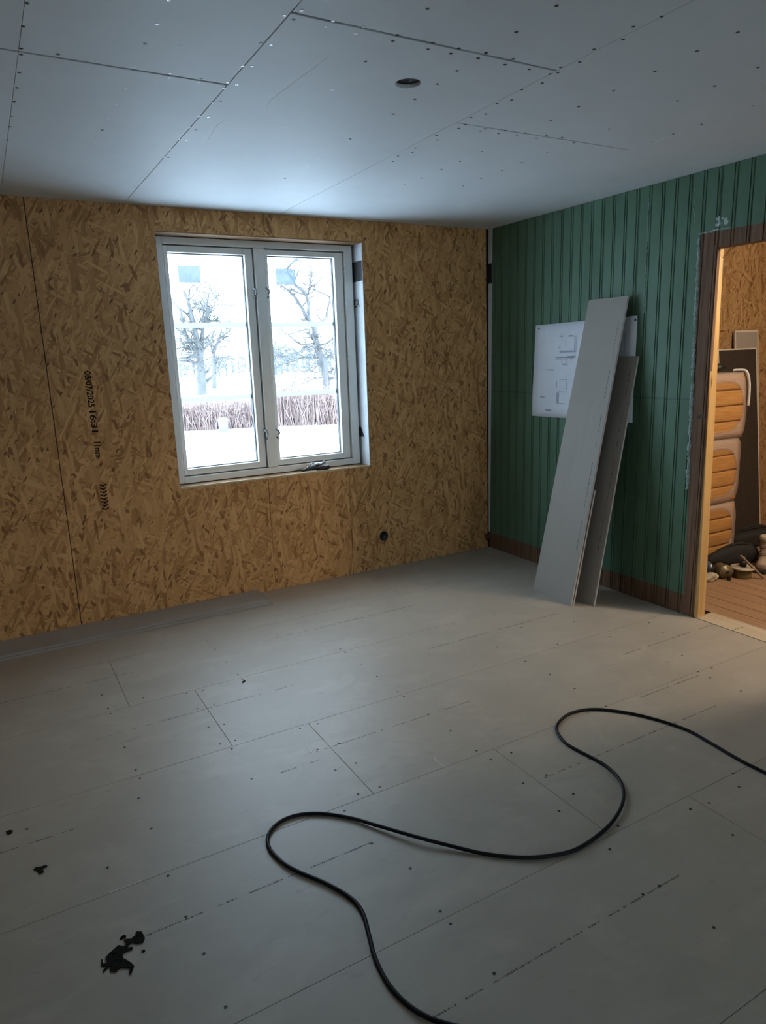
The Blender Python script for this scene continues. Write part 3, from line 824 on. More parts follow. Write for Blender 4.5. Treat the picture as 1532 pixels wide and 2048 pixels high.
# screws: one mesh for the ceiling, one for the floor, every head its own object
def screw_mesh(name, r, mat):
    q = MB().lathe([(r, 0), (r*0.95, 0.0006), (r*0.45, 0.0008), (r*0.3, 0.0002), (0.0001, 0.0002)], (0, 0, 0), n=10)
    me = bpy.data.meshes.new(name); me.from_pydata(q.v, [], q.f); me.materials.append(mat)
    bm = bmesh.new(); bm.from_mesh(me); bmesh.ops.recalc_face_normals(bm, faces=bm.faces); bm.to_mesh(me); bm.free()
    for p in me.polygons: p.use_smooth = True
    return me
sm_f = screw_mesh('floor_screw_head', 0.0050, M['screw'])
sm_c = screw_mesh('ceiling_screw_head', 0.0058, M['screw'])
sm_z = screw_mesh('ceiling_screw_head_glint', 0.0062, M['zinc_glint'])
def dots(x0, y0, lst, k=2.0): return [(x0+a/k, y0+b/k) for a, b in lst]
FD = dots(0,1280,[(827,4),(861,38),(906,88),(951,138),(970,157),(1361,36),(1382,50),(1447,100),(1508,145),(747,213),(813,201),(574,231),(407,220),(432,273),(441,295),(789,275),(857,260),(834,349),(897,337),(498,429),(880,416),(941,402),(927,435),(543,520),(560,553),(1007,555),(1200,353),(1272,335),(1270,438),(1355,414),(1341,520),(1423,492),(554,633),(1519,588),(1432,617),(1378,683),(605,755)])
FD += dots(766,1180,[(447,99),(284,136),(553,150),(764,127),(1064,131),(456,227),(698,217),(907,187),(1118,171),(570,285),(1196,262),(1138,287),(668,337),(59,407),(84,427),(1260,327),(1315,312),(1309,351),(1432,404),(766,394),(181,497),(270,563),(891,465),(1086,565),(374,643),(513,651),(431,678),(561,773),(761,816),(704,884),(1400,733),(1424,787),(1305,852),(1230,877),(940,943),(653,740)])
FD += dots(0,1640,[(108,36),(672,223),(744,387),(815,535),(903,748),(430,190),(1487,94)])
FD += dots(766,1640,[(907,117),(1399,60),(109,194),(229,365),(270,416),(1105,264),(1040,298),(1323,430),(444,614)])
for x_, y_ in FD:
    p = at(x_, y_, 2, 0.0); par = floor_parent(p)
    if par: link('screw', sm_f, None, par, (p.x, p.y, 0.0001))
CD = dots(0,0,[(108,12),(93,106),(84,194),(84,218),(76,290),(68,351),(56,406),(45,464),(40,507),(30,560),(232,217),(388,244),(538,267),(680,294),(675,310),(805,315),(794,328),(910,329),(946,338),(627,97),(582,175),(673,2),(498,355),(464,418),(432,474),(409,520),(379,570),(362,602),(1206,42),(1138,62),(1174,79),(1333,84),(1304,106),(1455,107),(1424,135),(1045,172),(1084,180),(970,264),(1008,265),(896,352),(882,406),(848,410),(832,468),(797,464),(756,510),(785,519),(744,562),(714,557),(679,596),(653,629),(673,630),(617,692),(595,689),(567,716),(543,743),(1462,246),(1328,358),(1228,439),(1139,506),(1482,507),(1401,556),(1337,600),(1277,633),(1229,661),(987,620),(1140,714),(1346,742),(1492,790)])
CD += dots(766,0,[(178,35),(694,22),(533,128),(57,140),(40,164),(200,171),(180,197),(303,193),(271,214),(412,211),(380,233),(520,236),(488,258),(585,277),(711,269),(700,290),(668,296),(296,283),(218,336),(128,397),(40,456),(637,332),(556,358),(515,400),(456,414),(411,456),(352,470),(330,498),(303,513),(408,515),(390,524),(490,522),(462,534),(567,531),(535,544),(654,541),(615,553),(716,550),(764,571),(214,542),(218,560),(130,592),(118,609),(60,624),(40,646),(396,606),(656,612),(308,646),(555,650),(234,678),(476,683),(155,712),(393,714),(87,740),(321,744),(1115,66),(1001,107),(960,158),(844,197),(787,248),(1419,129),(1256,204),(1088,285),(1500,270),(922,363),(1327,344),(783,427),(1178,403),(1480,424),(671,483),(1275,497),(905,516),(1161,536),(1075,568)])
for i, (x_, y_) in enumerate(CD):
    p = at(x_, y_, 2, HC); par = ceil_parent(p)
    if not par: continue
    shiny = 140 < x_ < 760 and (i % 5 != 0)  # heads near the window get the whitened glint
    o = link('screw', sm_z if shiny else sm_c, None, par, (p.x, p.y, HC-0.0001)); o.rotation_euler = (math.pi, 0, rp.uniform(0, 3))

# pale scratches rubbed into the ceiling boards
M['scuff'] = simple('pale_scuff', (0.74, 0.75, 0.75), (0.68, 0.69, 0.69), 80, rough=0.7)
for pp in ([(662,108),(640,127),(605,152),(570,178),(545,198),(533,214),(533,232)], [(450,240),(435,250),(425,265),(415,282)], [(1497,218),(1515,223),(1540,229)], [(350,88),(368,92)]):
    P = [at(a_, b_, 2, HC) for a_, b_ in pp]; par = ceil_parent(P[0])
    if par: MB().tube(smooth_path([(p.x, p.y, HC+0.0006) for p in P], 4), 0.0014, 5).build('scratch', M['scuff'], par)

# chalky strokes on the floor
for pp in ([(597,1420),(590,1450),(581,1470),(572,1490)], [(613,1427),(609,1452),(611,1484),(620,1506),(630,1497)], [(868,1514),(876,1524),(890,1534)], [(668,1545),(680,1535),(688,1532)], [(218,1786),(240,1778),(285,1760)]):
    P = [at(a_, b_, 2, 0.0) for a_, b_ in pp]; par = floor_parent(P[0])
    if par: MB().tube(smooth_path([(p.x, p.y, -0.0007) for p in P], 4), 0.0016, 5).build('chalk_mark', M['scuff'], par)

# faint print along the middle of the floor boards
rd = random.Random(21)
for a_, b_ in (((190,1480),(585,1370)), ((0,1407),(265,1344)), ((628,1500),(945,1405)), ((1085,1553),(1437,1413)), ((860,2028),(1363,1757)), ((290,1868),(745,1688)), ((-60,1722),(145,1663)),
               ((855,1297),(1115,1228)), ((553,1275),(833,1210)), ((1243,1308),(1430,1250)), ((1280,1395),(1400,1350)), ((560,1545),(640,1520))):
    A, B = at(*a_, 2, 0.0), at(*b_, 2, 0.0)
    ym = (A.y+B.y)/2
    par = floor_parent(Vector(((A.x+B.x)/2, ym, 0)))
    if not par: continue
    q = MB(); s = A.x
    while s < B.x:
        ln = rd.uniform(0.0015, 0.005); hh = rd.uniform(0.001, 0.0035)
        q.box((s, ym-hh, 0.0), (s+ln, ym+hh, 0.00025)); s += ln + (rd.uniform(0.001, 0.004) if rd.random() < 0.93 else rd.uniform(0.01, 0.045))
    o = q.build('board_print', M['greyink'], par); o['kind'] = 'stuff'

# patches of dried mud
def patch(outline, name, label, h=0.0025):
    P = [at(*p, 2, 0.0) for p in outline]
    c = sum(P, Vector())/len(P); c.z = 0
    e = empty(name, c)
    sheet('crust', [(p.x-c.x, p.y-c.y) for p in P], [], lambda u, v, d: Vector((u, v, 0.0003+d)), h, M['mud'], e)
    tag(e, label, 'dirt', 'dirt on the floor'); return e, c
Zp = lambda a, b: (180+a/10.21, 1840+b/10.21)
big = [(230,950),(236,820),(262,820),(262,905),(350,900),(318,780),(400,690),(580,530),(700,545),(765,485),(695,440),(720,405),(830,400),(925,330),(940,250),(1060,250),(1122,375),(1090,465),(960,492),(850,470),(775,530),(740,590),(862,560),(872,595),(715,672),(668,705),(682,800),(750,830),(845,890),(902,950),(872,1040),(832,1125),(800,1090),(822,985),(620,985),(545,1060),(420,1060),(400,1000),(470,965),(385,962),(330,1035),(262,1075),(255,1060),(325,985),(330,950)]
e, c = patch([Zp(a, b) for a, b in big], 'mud_patch', 'large ragged dark patch of dried mud on the floor near the camera', 0.003)
p = at(*Zp(690, 350), 2, 0.0)-c
for (u, v_), r in (((690, 350), 0.007), ((640, 380), 0.005), ((1090, 640), 0.005), ((560, 820), 0.008), ((500, 700), 0.009), ((1000, 330), 0.008)):
    p = at(*Zp(u, v_), 2, 0.0)-c
    MB().lathe([(r, 0.0005), (r*0.9, r*0.4), (r*0.4, r*0.7), (0.0003, r*0.75)], (p.x, p.y, 0), n=7).build('clod', M['mud'], e)
patch([(67,1740),(72,1735),(80,1735),(92,1731),(95,1733),(86,1738),(88,1745),(78,1750),(76,1744)], 'mud_patch', 'small dark smear of mud left of the large patch')
patch([(12,1664),(20,1661),(26,1662),(24,1667),(16,1670)], 'mud_patch', 'tiny dark mud crumb at the far left of the floor')
patch([(484,1364),(490,1361),(491,1363),(485,1367)], 'wood_chip', 'tiny dark sliver on the floor in front of the window')

# ------------------------------------------------------------------ things in the room beyond
def pack_mats():
    t = NT('mineral_wool'); v = t.coord()
    f = t.noise(t.mapping(v, (6, 6, 60)), 1.0, 5, 0.6)
    t.base(t.ramp(f, [(0.3, (0.42, 0.19, 0.045)), (0.7, (0.60, 0.31, 0.09))])); t.set(0.9, 0, 0.1); t.bump(f, 0.6, 0.004)
    M['wool'] = t.mat
    t = NT('clear_wrap'); v = t.coord()
    x, y, z = t.sep(v)[:3]
    # milky where the film is gathered at the ends, clear in an oval in the middle
    e1 = t.math('POWER', t.math('ABSOLUTE', t.math('MULTIPLY', t.math('SUBTRACT', z, 0.225), 1/0.2)), 2.0)
    e2 = t.math('POWER', t.math('ABSOLUTE', t.math('MULTIPLY', t.math('SUBTRACT', x, 0.03), 1/0.24)), 3.0)
    m_ = t.math('ADD', t.math('ADD', e1, e2), t.math('MULTIPLY', t.noise(v, 14, 4, 0.6), 0.35))
    fac = t.ramp(m_, [(0.82, (0.07,)*3), (1.0, (0.5,)*3), (1.5, (0.62,)*3)])
    tr = t.n('ShaderNodeBsdfTransparent')
    t.base((0.66, 0.52, 0.45)); t.set(0.28, 0, 0.6)
    t.bump(t.noise(t.mapping(v, (6, 6, 25)), 3, 4, 0.6, 1.0), 0.8, 0.01)
    mx = t.n('ShaderNodeMixShader'); t.l(fac, mx.inputs[0]); t.l(tr.outputs[0], mx.inputs[1]); t.l(t.b.outputs[0], mx.inputs[2]); t.l(mx.outputs[0], t.out.inputs[0])
    M['wrap'] = t.mat
pack_mats()
def rounded(name, a, b, r, mat, parent, seg=4):
    o = MB().box(a, b).build(name, mat, parent, True)
    bv = o.modifiers.new('bevel', 'BEVEL'); bv.width = r; bv.segments = seg; bv.limit_method = 'NONE'
    return o
def pack(loc, h, label, dx=0.0, rot=0.0):
    e = empty('insulation_pack', loc); e.rotation_euler.z = rot
    n = 4; hh = (h-0.02)/n
    for k in range(n):
        rounded('wool_slab', (-0.285+0.006*(k % 2), -0.135, 0.01+k*hh+0.002), (0.28-0.004*(k % 2), 0.135, 0.01+(k+1)*hh-0.002), 0.016, M['wool'], e)
    # film drawn tight: bulging box
    bm = bmesh.new(); bmesh.ops.create_cube(bm, size=1.0); bmesh.ops.subdivide_edges(bm, edges=bm.edges[:], cuts=9, use_grid_fill=True)
    rr = random.Random(int(loc[2]*100))
    for v in bm.verts:
        x, y, z = v.co*2
        k = 1-0.055*(abs(z)**5)-0.02*abs(x)**6
        v.co = Vector((x*0.293*k*(1-0.02*abs(z)**3), y*0.142*k, (z*0.5+0.5)*(h-0.001)*1.0))+Vector((rr.uniform(-1, 1), rr.uniform(-1, 1), 0))*0.003
        v.co.z = max(0.0008, v.co.z)
    me = bpy.data.meshes.new('plastic_wrap'); bm.to_mesh(me); bm.free()
    for p in me.polygons: p.use_smooth = True
    link('plastic_wrap', me, M['wrap'], e)
    tag(e, label, 'insulation pack', 'insulation packs stacked beyond the doorway'); return e
PX, PY = 0.985, -1.165
pack((PX, PY, 0.0), 0.430, 'plastic-wrapped pack of yellow insulation at the bottom of the stack')
pack((PX+0.005, PY, 0.431), 0.470, 'plastic-wrapped pack of yellow insulation in the middle of the stack', rot=0.02)
pack((PX+0.02, PY, 0.902), 0.460, 'plastic-wrapped pack of yellow insulation at the top of the stack', rot=-0.02)
# caulking gun with hose on the top pack
e = empty('sealant_gun', (PX+0.13, PY+0.03, 1.362))
tag(e, 'black tube-shaped sealant gun lying on the top insulation pack', 'sealant gun')
MB().lathe([(0.001, -0.16), (0.024, -0.16), (0.026, -0.15), (0.026, 0.05), (0.031, 0.055), (0.031, 0.085), (0.012, 0.10), (0.008, 0.15), (0.001, 0.15)], (0, 0, 0.032), (1, -0.05, 0.0), 14).build('barrel', M['blackplastic'], e, True)
hs = empty('white_hose', (PX+0.225, PY-0.128, 1.365))
tag(hs, 'short bent white hose hanging over the edge of the top pack', 'hose')
MB().tube(smooth_path([(-0.01, 0.05, 0.010), (0.01, 0.02, 0.013), (0.03, -0.025, 0.004), (0.055, -0.035, -0.06), (0.068, -0.035, -0.14), (0.068, -0.035, -0.24)], 5), 0.0085, 8).build('tube', M['membrane'], hs, True)
M['paleedge'] = simple('pale_edge_paper', (0.72, 0.66, 0.60), (0.6, 0.54, 0.48), 50)
# gypsum boards against the hall wall
M['asphalt'] = simple('dark_fibre_board', (0.055, 0.042, 0.034), (0.04, 0.03, 0.025), 40, rough=0.8, spec=0.2)
def hall_board(px0, px1, py, yt, yb, label, mat):
    a, b = at(px0, py, 1, yt), at(px1, py, 1, yt); z = (a.z+b.z)/2
    e = empty('gypsum_board', ((a.x+b.x)/2, yb, 0)); o = e.location
    bk = Vector((0, 0.0125, 0))
    P = [Vector((a.x, yb, 0)), Vector((b.x, yb, 0)), Vector((b.x, yb, 0))+bk, Vector((a.x, yb, 0))+bk,
         Vector((a.x, yt, z)), Vector((b.x, yt, z)), Vector((b.x, yt, z))+bk, Vector((a.x, yt, z))+bk]
    P = [p-o for p in P]
    MB().hexa(P).build('sheet_face', mat, e)
    q = MB(); t_ = 0.010
    f_ = Vector((0, -0.0012, 0))
    for i, j, s in ((0, 4, 1), (1, 5, -1)):
        q.hexa([P[i]+f_, P[i]+f_+Vector((s*t_, 0, 0)), P[i]-f_+Vector((s*t_, 0, 0)), P[i]-f_, P[j]+f_, P[j]+f_+Vector((s*t_, 0, 0)), P[j]-f_+Vector((s*t_, 0, 0)), P[j]-f_])
    d = Vector((0, 0, -t_*1.2))
    q.hexa([P[4]+f_+d, P[5]+f_+d, P[5]-f_+d, P[4]-f_+d, P[4]+f_, P[5]+f_, P[5]-f_, P[4]-f_])
    q.build('pale_edge', M['paleedge'], e)
    tag(e, label, 'board', 'gypsum boards beyond the doorway'); return e
hall_board(1436, 1513, 697, -0.815, -0.985, 'dark board with pale edges leaning behind the insulation packs', M['asphalt'])
hall_board(1470, 1516, 661, -0.790, -0.955, 'taller narrow grey gypsum board rising behind the dark one by the packs', M['gyp'])

# tools and bags on the hall floor
M['blue'] = simple('blue_tool', (0.05, 0.11, 0.22), (0.035, 0.08, 0.17), 40, rough=0.4)
M['maroon'] = simple('dark_red_tool', (0.07, 0.04, 0.04), (0.045, 0.028, 0.028), 40, rough=0.45)
M['brass'] = simple('dull_olive_metal', (0.30, 0.25, 0.15), (0.2, 0.165, 0.095), 60, rough=0.45, metal=0.4)
M['cream'] = simple('cream_flange', (0.55, 0.5, 0.40), (0.46, 0.41, 0.32), 30, rough=0.5)
M['canvas'] = simple('black_canvas', (0.022, 0.022, 0.024), (0.012, 0.012, 0.013), 90, rough=0.85, bump=0.5, bdist=0.004)
M['beige'] = simple('beige_leather', (0.42, 0.34, 0.26), (0.30, 0.218, 0.175), 30, rough=0.75, bump=0.5, bdist=0.004)
M['battenm'] = wood('grey_batten', (0.30, 0.24, 0.19), (0.2, 0.155, 0.12), 'y', 0.7)
HF = lambda px, py, z=0.0: at(px, py, 2, z)
# blue capped drill lying on its side
p = HF(1428, 1150); e = empty('cordless_drill', (p.x-0.075, p.y+0.03, 0)); e.rotation_euler.z = 0.3
tag(e, 'blue and dark red power tool with a silver collar on the hall floor', 'power tool')
ax = Vector((-0.75, 0.35, 0.45))
MB().lathe([(0.001, 0.02), (0.036, 0.03), (0.040, 0.05), (0.040, 0.09), (0.034, 0.105), (0.001, 0.11)], (0.045, -0.02, 0.045), ax, 16).build('motor_cap', M['blue'], e, True)
MB().lathe([(0.041, 0.012), (0.044, 0.016), (0.044, 0.030), (0.041, 0.034)], (0.045, -0.02, 0.045), ax, 16).build('collar', M['steel'], e, True)
MB().lathe([(0.001, -0.07), (0.022, -0.07), (0.034, -0.05), (0.038, 0.012), (0.001, 0.013)], (0.045, -0.02, 0.045), ax, 16).build('body', M['maroon'], e, True)
MB().lathe([(0.001, -0.10), (0.012, -0.10), (0.018, -0.07), (0.001, -0.069)], (0.052, -0.023, 0.046), ax, 12).build('chuck', M['steel'], e, True)
# drum lying on its side
p = HF(1454, 1156); e = empty('cable_drum', (p.x, p.y, 0)); tag(e, 'olive metal drum lying on its side, end disc facing the door', 'drum')
ax = Vector((0.35, 0.9, 0.0))
MB().lathe([(0.001, 0.0), (0.030, 0.0), (0.030, 0.012), (0.046, 0.012), (0.048, 0.02), (0.044, 0.028), (0.044, 0.095), (0.001, 0.095)], (-0.03, -0.02, 0.05), ax, 20).build('barrel', M['brass'], e, True)
MB().lathe([(0.001, -0.003), (0.012, -0.003), (0.012, 0.0), (0.001, 0.0)], (-0.03, -0.02, 0.05), ax, 12).build('hub', M['dark'], e)
MB().box((-0.045, -0.050, 0.0), (-0.028, -0.028, 0.03)).build('foot', M['blackplastic'], e, bevel=0.003)
# flanged pot with black knob
p = HF(1484, 1154); e = empty('flanged_pot', (p.x, p.y, 0)); tag(e, 'round tin with a wide pale rim and black knob on the hall floor', 'tin')
MB().lathe([(0.001, 0.0), (0.052, 0.0), (0.056, 0.006), (0.056, 0.062), (0.001, 0.062)], (0, 0, 0), n=24).build('body', M['brass'], e, True)
MB().lathe([(0.05, 0.062), (0.076, 0.064), (0.078, 0.070), (0.074, 0.075), (0.03, 0.077), (0.001, 0.077)], (0, 0, 0), n=28).build('rim', M['cream'], e, True)
MB().lathe([(0.022, 0.077), (0.024, 0.10), (0.020, 0.118), (0.001, 0.118)], (0, 0, 0), n=14).build('knob', M['blackplastic'], e, True)
MB().lathe([(0.013, 0.118), (0.014, 0.135), (0.009, 0.142), (0.001, 0.142)], (0, 0, 0), n=12).build('knob_cap', M['steel'], e, True)
# slack black bag
def lump(name, loc, sx, sy, sz, mat, parent=None, seed=1, amp=0.18, rot=0.0, flat=True):
    bm = bmesh.new(); bmesh.ops.create_icosphere(bm, subdivisions=4, radius=1.0); rr = random.Random(seed)
    ks = [(Vector((rr.uniform(-1, 1), rr.uniform(-1, 1), rr.uniform(-1, 1)))*rr.uniform(2, 5), rr.uniform(0, 6)) for _ in range(7)]
    for v in bm.verts:
        d = v.co.normalized(); k = 1+amp*sum(math.sin(d.dot(a)+b) for a, b in ks)/3.5
        p = Vector((d.x*sx*k, d.y*sy*k, d.z*sz*k+sz*0.8)); p.z = max(p.z, 0.001); v.co = p
    me = bpy.data.meshes.new(name); bm.to_mesh(me); bm.free()
    for p in me.polygons: p.use_smooth = True
    o = link(name, me, mat, parent, loc); o.rotation_euler.z = rot; return o
e = empty('tool_bag', (1.10, -1.425, 0)); tag(e, 'slack black canvas tool bag in front of the insulation packs', 'bag')
lump('bag_body', (0, 0, 0), 0.28, 0.072, 0.078, M['canvas'], e, 4, 0.2, -0.1)
MB().tube(smooth_path([(-0.16, 0.03, 0.12), (-0.05, 0.0, 0.155), (0.06, -0.02, 0.155), (0.17, -0.04, 0.12)], 5), 0.009, 7).build('strap', M['canvas'], e, True)
e = empty('canvas_heap', (1.70, -1.18, 0)); tag(e, 'dark heap of folded canvas on the floor under the leaning boards', 'canvas heap')
lump('folded_canvas', (0, 0, 0), 0.24, 0.11, 0.085, M['canvas'], e, 8, 0.22, -0.1)
MB().tube(smooth_path([(-0.15, -0.0, 0.145), (-0.02, -0.04, 0.165), (0.12, -0.03, 0.135)], 5), 0.008, 7).build('strap', M['canvas'], e, True)
# beige work boot at the right
p = HF(1519, 1150); e = empty('work_boot', (p.x+0.17, p.y+0.08, 0)); e.rotation_euler.z = 0.4
tag(e, 'beige leather work boot among the tools beyond the doorway', 'boot')
MB().tube(smooth_path([(-0.13, 0, 0.035), (-0.08, 0, 0.042), (0.0, 0, 0.05), (0.06, 0, 0.085), (0.075, 0, 0.14), (0.078, 0, 0.20)], 4), [0.02]*1+[0.036]*8+[0.042]*6+[0.046]*6, 12).build('upper', M['beige'], e, True)
MB().box((-0.16, -0.045, 0.0), (0.12, 0.045, 0.022)).build('sole', M['blackplastic'], e, bevel=0.01)
MB().lathe([(0.048, 0.0), (0.052, 0.01), (0.050, 0.03), (0.044, 0.034)], (0.078, 0, 0.185), n=14).build('collar', M['cream'], e, True)
q = MB()
for k in range(4): q.tube([(0.01+k*0.013, -0.036, 0.085+k*0.028), (-0.012+k*0.013, 0, 0.105+k*0.028), (0.01+k*0.013, 0.036, 0.085+k*0.028)], 0.004, 6)
q.build('laces', M['beige'], e, True)
# slanting batten
A = HF(1526, 1158); e = empty('batten', (A.x, A.y, 0)); tag(e, 'thin grey batten slanting down to the hall floor beside the boot', 'batten')
B = Vector((-0.03, 0.13, 0.16))
B = at(1481, 1111, 1, A.y+0.09)-e.location
MB().tube([(0, 0, 0.009), tuple(B)], [0.0085, 0.0085], 4).build('stick', M['battenm'], e)
# crumpled pale rag at the foot of the stud
p = HF(1418, 1158); e = empty('rag', (p.x-0.02, p.y-0.03, 0)); tag(e, 'crumpled pale rag on the hall floor beside the door stud', 'rag')
lump('cloth', (0, 0, 0), 0.05, 0.035, 0.03, M['cream'], e, 12, 0.35)

# ------------------------------------------------------------------ outside
GZ = -0.6
bm = bmesh.new(); bmesh.ops.create_grid(bm, x_segments=90, y_segments=90, size=1.0)
for v in bm.verts:
    x, y = v.co.x, v.co.y
    X = 30+math.copysign(abs(x)**1.6, x)*260; Y = 0+math.copysign(abs(y)**1.6, y)*300
    far = max(0, min(1, (abs(Y)-3)/8))
    v.co = Vector((X, Y, GZ+far*(0.05*math.sin(X*0.31+1)*math.sin(Y*0.23)+0.03*math.sin(X*0.9+Y*0.7))))
me = bpy.data.meshes.new('snow_ground'); bm.to_mesh(me); bm.free()
for p in me.polygons: p.use_smooth = True
sg = link('snow_ground', me, M['snow']); tag(sg, 'white snow cover of the field outside the window', 'snow', kind='structure')

rt_ = random.Random(42)
def twigs(q, P, R, length, depth, n, rd, droop=0.0):
    """side shoots along a limb given by points P and radii R"""
    for k in range(n):
        i = rd.randint(max(1, len(P)//6), len(P)-1); f_ = rd.random()
        a = P[i-1].lerp(P[i], f_); r = (R[i-1]*(1-f_)+R[i]*f_)
        d = (P[i]-P[i-1]).normalized()
        side = Vector((rd.uniform(-1, 1), rd.uniform(-1, 1), rd.uniform(-0.5, 0.9)))
        v = (d*rd.uniform(0.2, 0.8)+side).normalized()
        L = length*rd.uniform(0.5, 1.15); pts = [a]; rr = [r*0.55]
        m_ = 4
        for s in range(1, m_+1):
            v = (v+Vector((rd.uniform(-.3, .3), rd.uniform(-.3, .3), rd.uniform(-.25, .3)-droop))).normalized()
            pts.append(pts[-1]+v*L/m_); rr.append(max(0.016, r*0.55*(1-s/(m_+0.6))))
        q.tube(pts, rr, 4 if depth > 0 else 3, False)
        if depth > 0: twigs(q, pts, rr, length*0.5, depth-1, 4 if depth > 1 else 3, rd, droop*0.5)
def traced_tree(name, limbs, Yp, label, seed, tw, ln, droop=0.0):
    rd = random.Random(seed); base = None; q = MB(); data = []
    for k, (px, r0, r1) in enumerate(limbs):
        P = []
        for j, (a, b) in enumerate(px):
            p = at(a, b, 1, Yp); p.y += 0 if k == 0 else rd.uniform(-0.4, 0.4)*j
            P.append(p)
        P = smooth_path(P, 3)
        R = [r0+(r1-r0)*i/(len(P)-1) for i in range(len(P))]
        data.append((P, R))
    base = data[0][0][0].copy(); base.z = GZ-0.15
    e = empty(name, base)
    q0 = MB()
    P0, R0 = data[0]
    q0.tube([(base+Vector((0, 0, 0)))-base]+[p-base for p in P0], [R0[0]*1.25]+R0, 8)
    q0.build('trunk', M['bark'], e, True)
    for P, R in data[1:]: q.tube([p-base for p in P], R, 6, False)
    q.build('limbs', M['bark'], e, True)
    q = MB()
    for P, R in data: twigs(q, [p-base for p in P], R, ln, 2, tw, rd, droop)
    q.build('twigs', M['bark'], e)
    tag(e, label, 'tree', 'bare trees in the snowy field'); return e
Z3 = lambda l: [(330+a/4.45, 490+b/4.45) for a, b in l]
Z4 = lambda l: [(520+a/4.45, 490+b/4.45) for a, b in l]
traced_tree('bare_tree', [
    (Z4([(600,1290),(585,1180),(570,1050),(530,960),(500,860),(482,740),(430,660),(390,600)]), 0.30, 0.13),
    (Z4([(430,660),(365,530),(310,430),(250,350),(225,370)]), 0.13, 0.04),
    (Z4([(420,640),(415,560),(400,430),(370,340),(325,300),(325,180),(322,60),(310,-60)]), 0.14, 0.05),
    (Z4([(415,470),(440,390),(455,310),(400,260),(370,120)]), 0.07, 0.03),
    (Z4([(482,740),(600,650),(620,580),(570,470),(530,380),(470,320)]), 0.10, 0.03),
    (Z4([(530,960),(440,900),(340,945),(230,1000),(150,1010)]), 0.08, 0.02),
    (Z4([(540,1010),(490,1000),(370,1010),(280,1060),(150,1085)]), 0.08, 0.02),
    (Z4([(500,860),(450,800),(400,750),(300,790),(180,760)]), 0.07, 0.02),
    (Z4([(500,870),(380,880),(260,820),(160,750)]), 0.06, 0.02),
    (Z4([(570,1050),(500,1070),(420,1120),(240,1130),(200,1260)]), 0.06, 0.02),
    (Z4([(570,1010),(640,980),(740,960)]), 0.07, 0.02),
    (Z4([(585,1180),(500,1190),(400,1230),(300,1260)]), 0.06, 0.02),
    (Z4([(590,1120),(660,1150),(760,1200)]), 0.06, 0.02),
    (Z4([(520,900),(600,860),(680,790),(720,700)]), 0.07, 0.02)], 40.0, 'tall crooked bare tree seen through the right window sash', 5, 9, 1.7, 0.06)
traced_tree('bare_tree', [
    (Z3([(330,1330),(325,1200),(320,1080),(300,940),(270,780),(240,640),(205,500),(160,400)]), 0.36, 0.05),
    (Z3([(320,1080),(335,900),(335,760),(345,640),(330,560)]), 0.2, 0.05),
    (Z3([(310,1000),(240,900),(190,760),(130,600),(90,470)]), 0.16, 0.04),
    (Z3([(270,780),(235,650),(225,500),(215,390)]), 0.12, 0.03),
    (Z3([(335,760),(380,690),(450,680),(540,675)]), 0.08, 0.02),
    (Z3([(340,680),(370,600),(390,520),(405,430)]), 0.08, 0.02),
    (Z3([(320,1080),(230,1030),(150,1020),(90,1050)]), 0.10, 0.03),
    (Z3([(305,950),(200,930),(130,880)]), 0.08, 0.02)], 42.0, 'broad bare tree on the left of the left window sash', 6, 13, 1.7)
traced_tree('bare_tree', [
    (Z3([(440,1295),(438,1180),(436,1050),(440,940),(480,840),(500,770)]), 0.22, 0.06),
    (Z3([(438,1000),(420,900),(370,850),(340,820)]), 0.10, 0.03),
    (Z3([(480,840),(560,775),(650,745)]), 0.07, 0.02),
    (Z3([(440,940),(470,880),(520,840),(560,900)]), 0.07, 0.02),
    (Z3([(436,1050),(500,1000),(600,1010),(660,980)]), 0.08, 0.02)], 52.0, 'smaller bare tree standing right of the broad tree in the left sash', 8, 11, 1.4)

# hedge of brown twigs: shrubs in a row
def shrub_mesh(seed):
    rd = random.Random(seed); q = MB()
    cl = lambda p: Vector((max(-0.5, min(0.5, p.x)), max(-0.5, min(0.5, p.y)), p.z))
    for k in range(330):
        x, y = rd.uniform(-0.5, 0.5), rd.uniform(-0.4, 0.4)
        h = rd.uniform(0.5, 0.95)*(1.35 if rd.random() < 0.1 else 1); v = Vector((rd.uniform(-.3, .3), rd.uniform(-.3, .3), 1))
        p = Vector((x, y, -0.08)); P = [p]
        for s in range(3):
            v = (v+Vector((rd.uniform(-.3, .3), rd.uniform(-.3, .3), 0))).normalized(); P.append(cl(P[-1]+v*h/3))
        q.tube(P, [0.012, 0.011, 0.009, 0.005], 3, False)
        for s in range(2):
            i = rd.randint(1, 2); a = P[i].lerp(P[i+1], rd.random()); d = Vector((rd.uniform(-1, 1), rd.uniform(-1, 1), rd.uniform(0.1, 1))).normalized()
            q.tube([a, cl(a+d*h*0.22)], [0.008, 0.004], 3, False)
    me = bpy.data.meshes.new('shrub_twigs'); me.from_pydata(q.v, [], q.f); me.materials.append(M['twig']); return me
shm = [shrub_mesh(s) for s in (1, 2, 3)]
names = ['leftmost', 'second', 'third', 'fourth', 'fifth', 'sixth', 'seventh', 'eighth', 'ninth', 'tenth', 'eleventh', 'twelfth', 'thirteenth', 'fourteenth', 'fifteenth', 'sixteenth']
A, B = at(352, 862, 2, GZ), at(712, 848, 2, GZ)
A.y += 0.6; B.y += 0.6
d = (B-A); n_ = 2*int(d.length/1.06); nrm = Vector((-d.y, d.x, 0)).normalized(); rz = math.atan2(d.y, d.x)
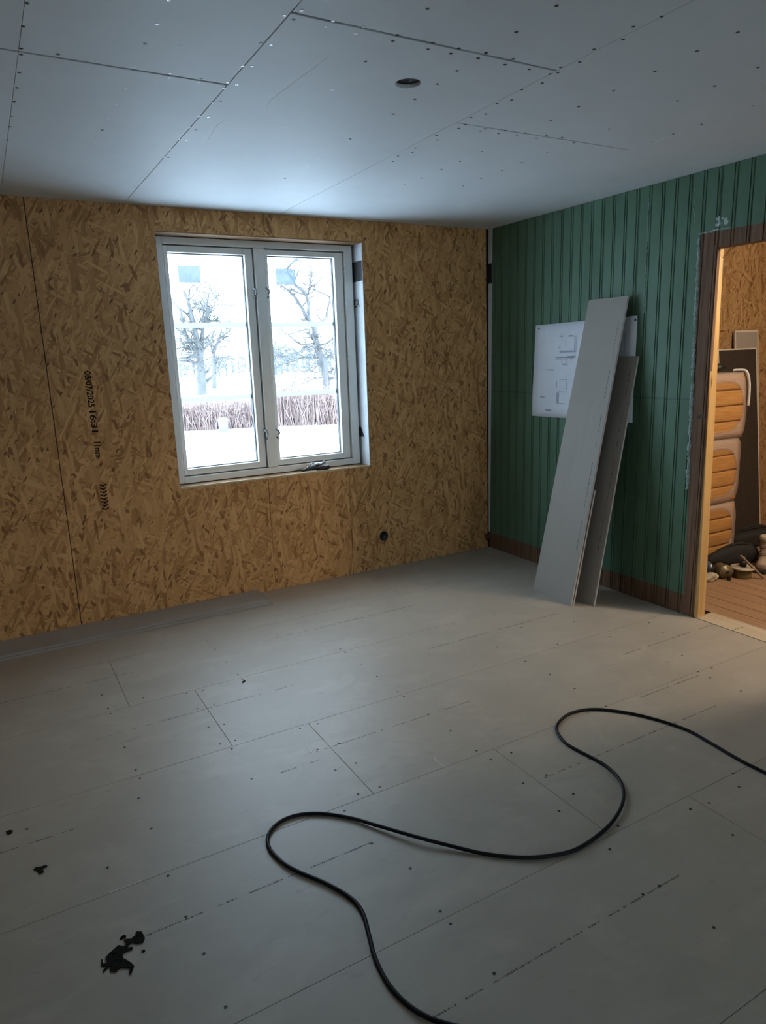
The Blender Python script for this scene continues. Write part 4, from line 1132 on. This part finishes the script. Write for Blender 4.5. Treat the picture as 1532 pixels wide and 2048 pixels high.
for k in range(n_+1):
    p = A+d.normalized()*0.53*k+nrm*(1.15 if k % 2 else 0.0)
    o = link('hedge_shrub', shm[k % 3], None, None, (p.x, p.y, GZ)); o.rotation_euler.z = rz+(math.pi if k % 2 else 0)
    o.scale = (1, 1, 1.45 if k >= 6 else 1.05)
    tag(o, 'brown leafless shrub of the hedge outside the window, %s from the left' % (names[k] if k < n_ else 'last'), 'shrub', 'shrubs of the hedge')
# blue bin in front of the hedge
p = at(437, 857, 2, GZ); e = empty('blue_bin', (p.x-0.1, p.y-0.9, GZ-0.02)); tag(e, 'small blue bin with a cap of snow by the hedge', 'bin')
MB().lathe([(0.001, 0), (0.14, 0.0), (0.16, 0.34), (0.001, 0.34)], (0, 0, 0), n=16).build('tub', M['bluebin'], e, True)
MB().lathe([(0.17, 0.34), (0.17, 0.37), (0.12, 0.42), (0.001, 0.44)], (0, 0, 0), n=16).build('snow_cap', M['snow'], e, True)
# distant wood: bare crowns far across the field
def far_mesh(seed):
    rd = random.Random(seed); q = MB()
    P = [Vector((0, 0, -0.3)), Vector((0.1, 0, 1.6)), Vector((0, 0.1, 3.2)), Vector((0.2, 0, 5.0))]; R = [0.16, 0.13, 0.09, 0.04]
    q.tube(P, R, 5, False)
    for k in range(26):
        i = rd.randint(0, 2); a = P[i].lerp(P[i+1], rd.random()); d = Vector((rd.uniform(-1, 1), rd.uniform(-1, 1), rd.uniform(0.0, 1.1))).normalized(); L = rd.uniform(1.0, 2.3)
        B = a+d*L; q.tube([a, B], [0.07, 0.04], 3, False)
        for s in range(9):
            c = a.lerp(B, rd.uniform(0.3, 1)); d2 = (d+Vector((rd.uniform(-1, 1), rd.uniform(-1, 1), rd.uniform(-.5, 1)))).normalized()
            q.tube([c, c+d2*rd.uniform(0.4, 1.0)], [0.045, 0.03], 3, False)
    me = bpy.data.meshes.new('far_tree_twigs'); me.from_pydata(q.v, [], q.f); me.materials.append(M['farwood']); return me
fm = [far_mesh(s) for s in (1, 2, 3)]
rd = random.Random(17); k = 0
for px in list(range(335, 500, 13))+list(range(520, 700, 11)):
    Y = 90+(k % 8)*7; p = at(px, 745, 1, Y)
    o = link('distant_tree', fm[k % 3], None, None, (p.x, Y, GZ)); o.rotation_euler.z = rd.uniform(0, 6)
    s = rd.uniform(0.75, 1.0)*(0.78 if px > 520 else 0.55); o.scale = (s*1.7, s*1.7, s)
    tag(o, 'pale bare tree in the hazy wood across the field', 'tree', 'trees of the distant wood'); k += 1
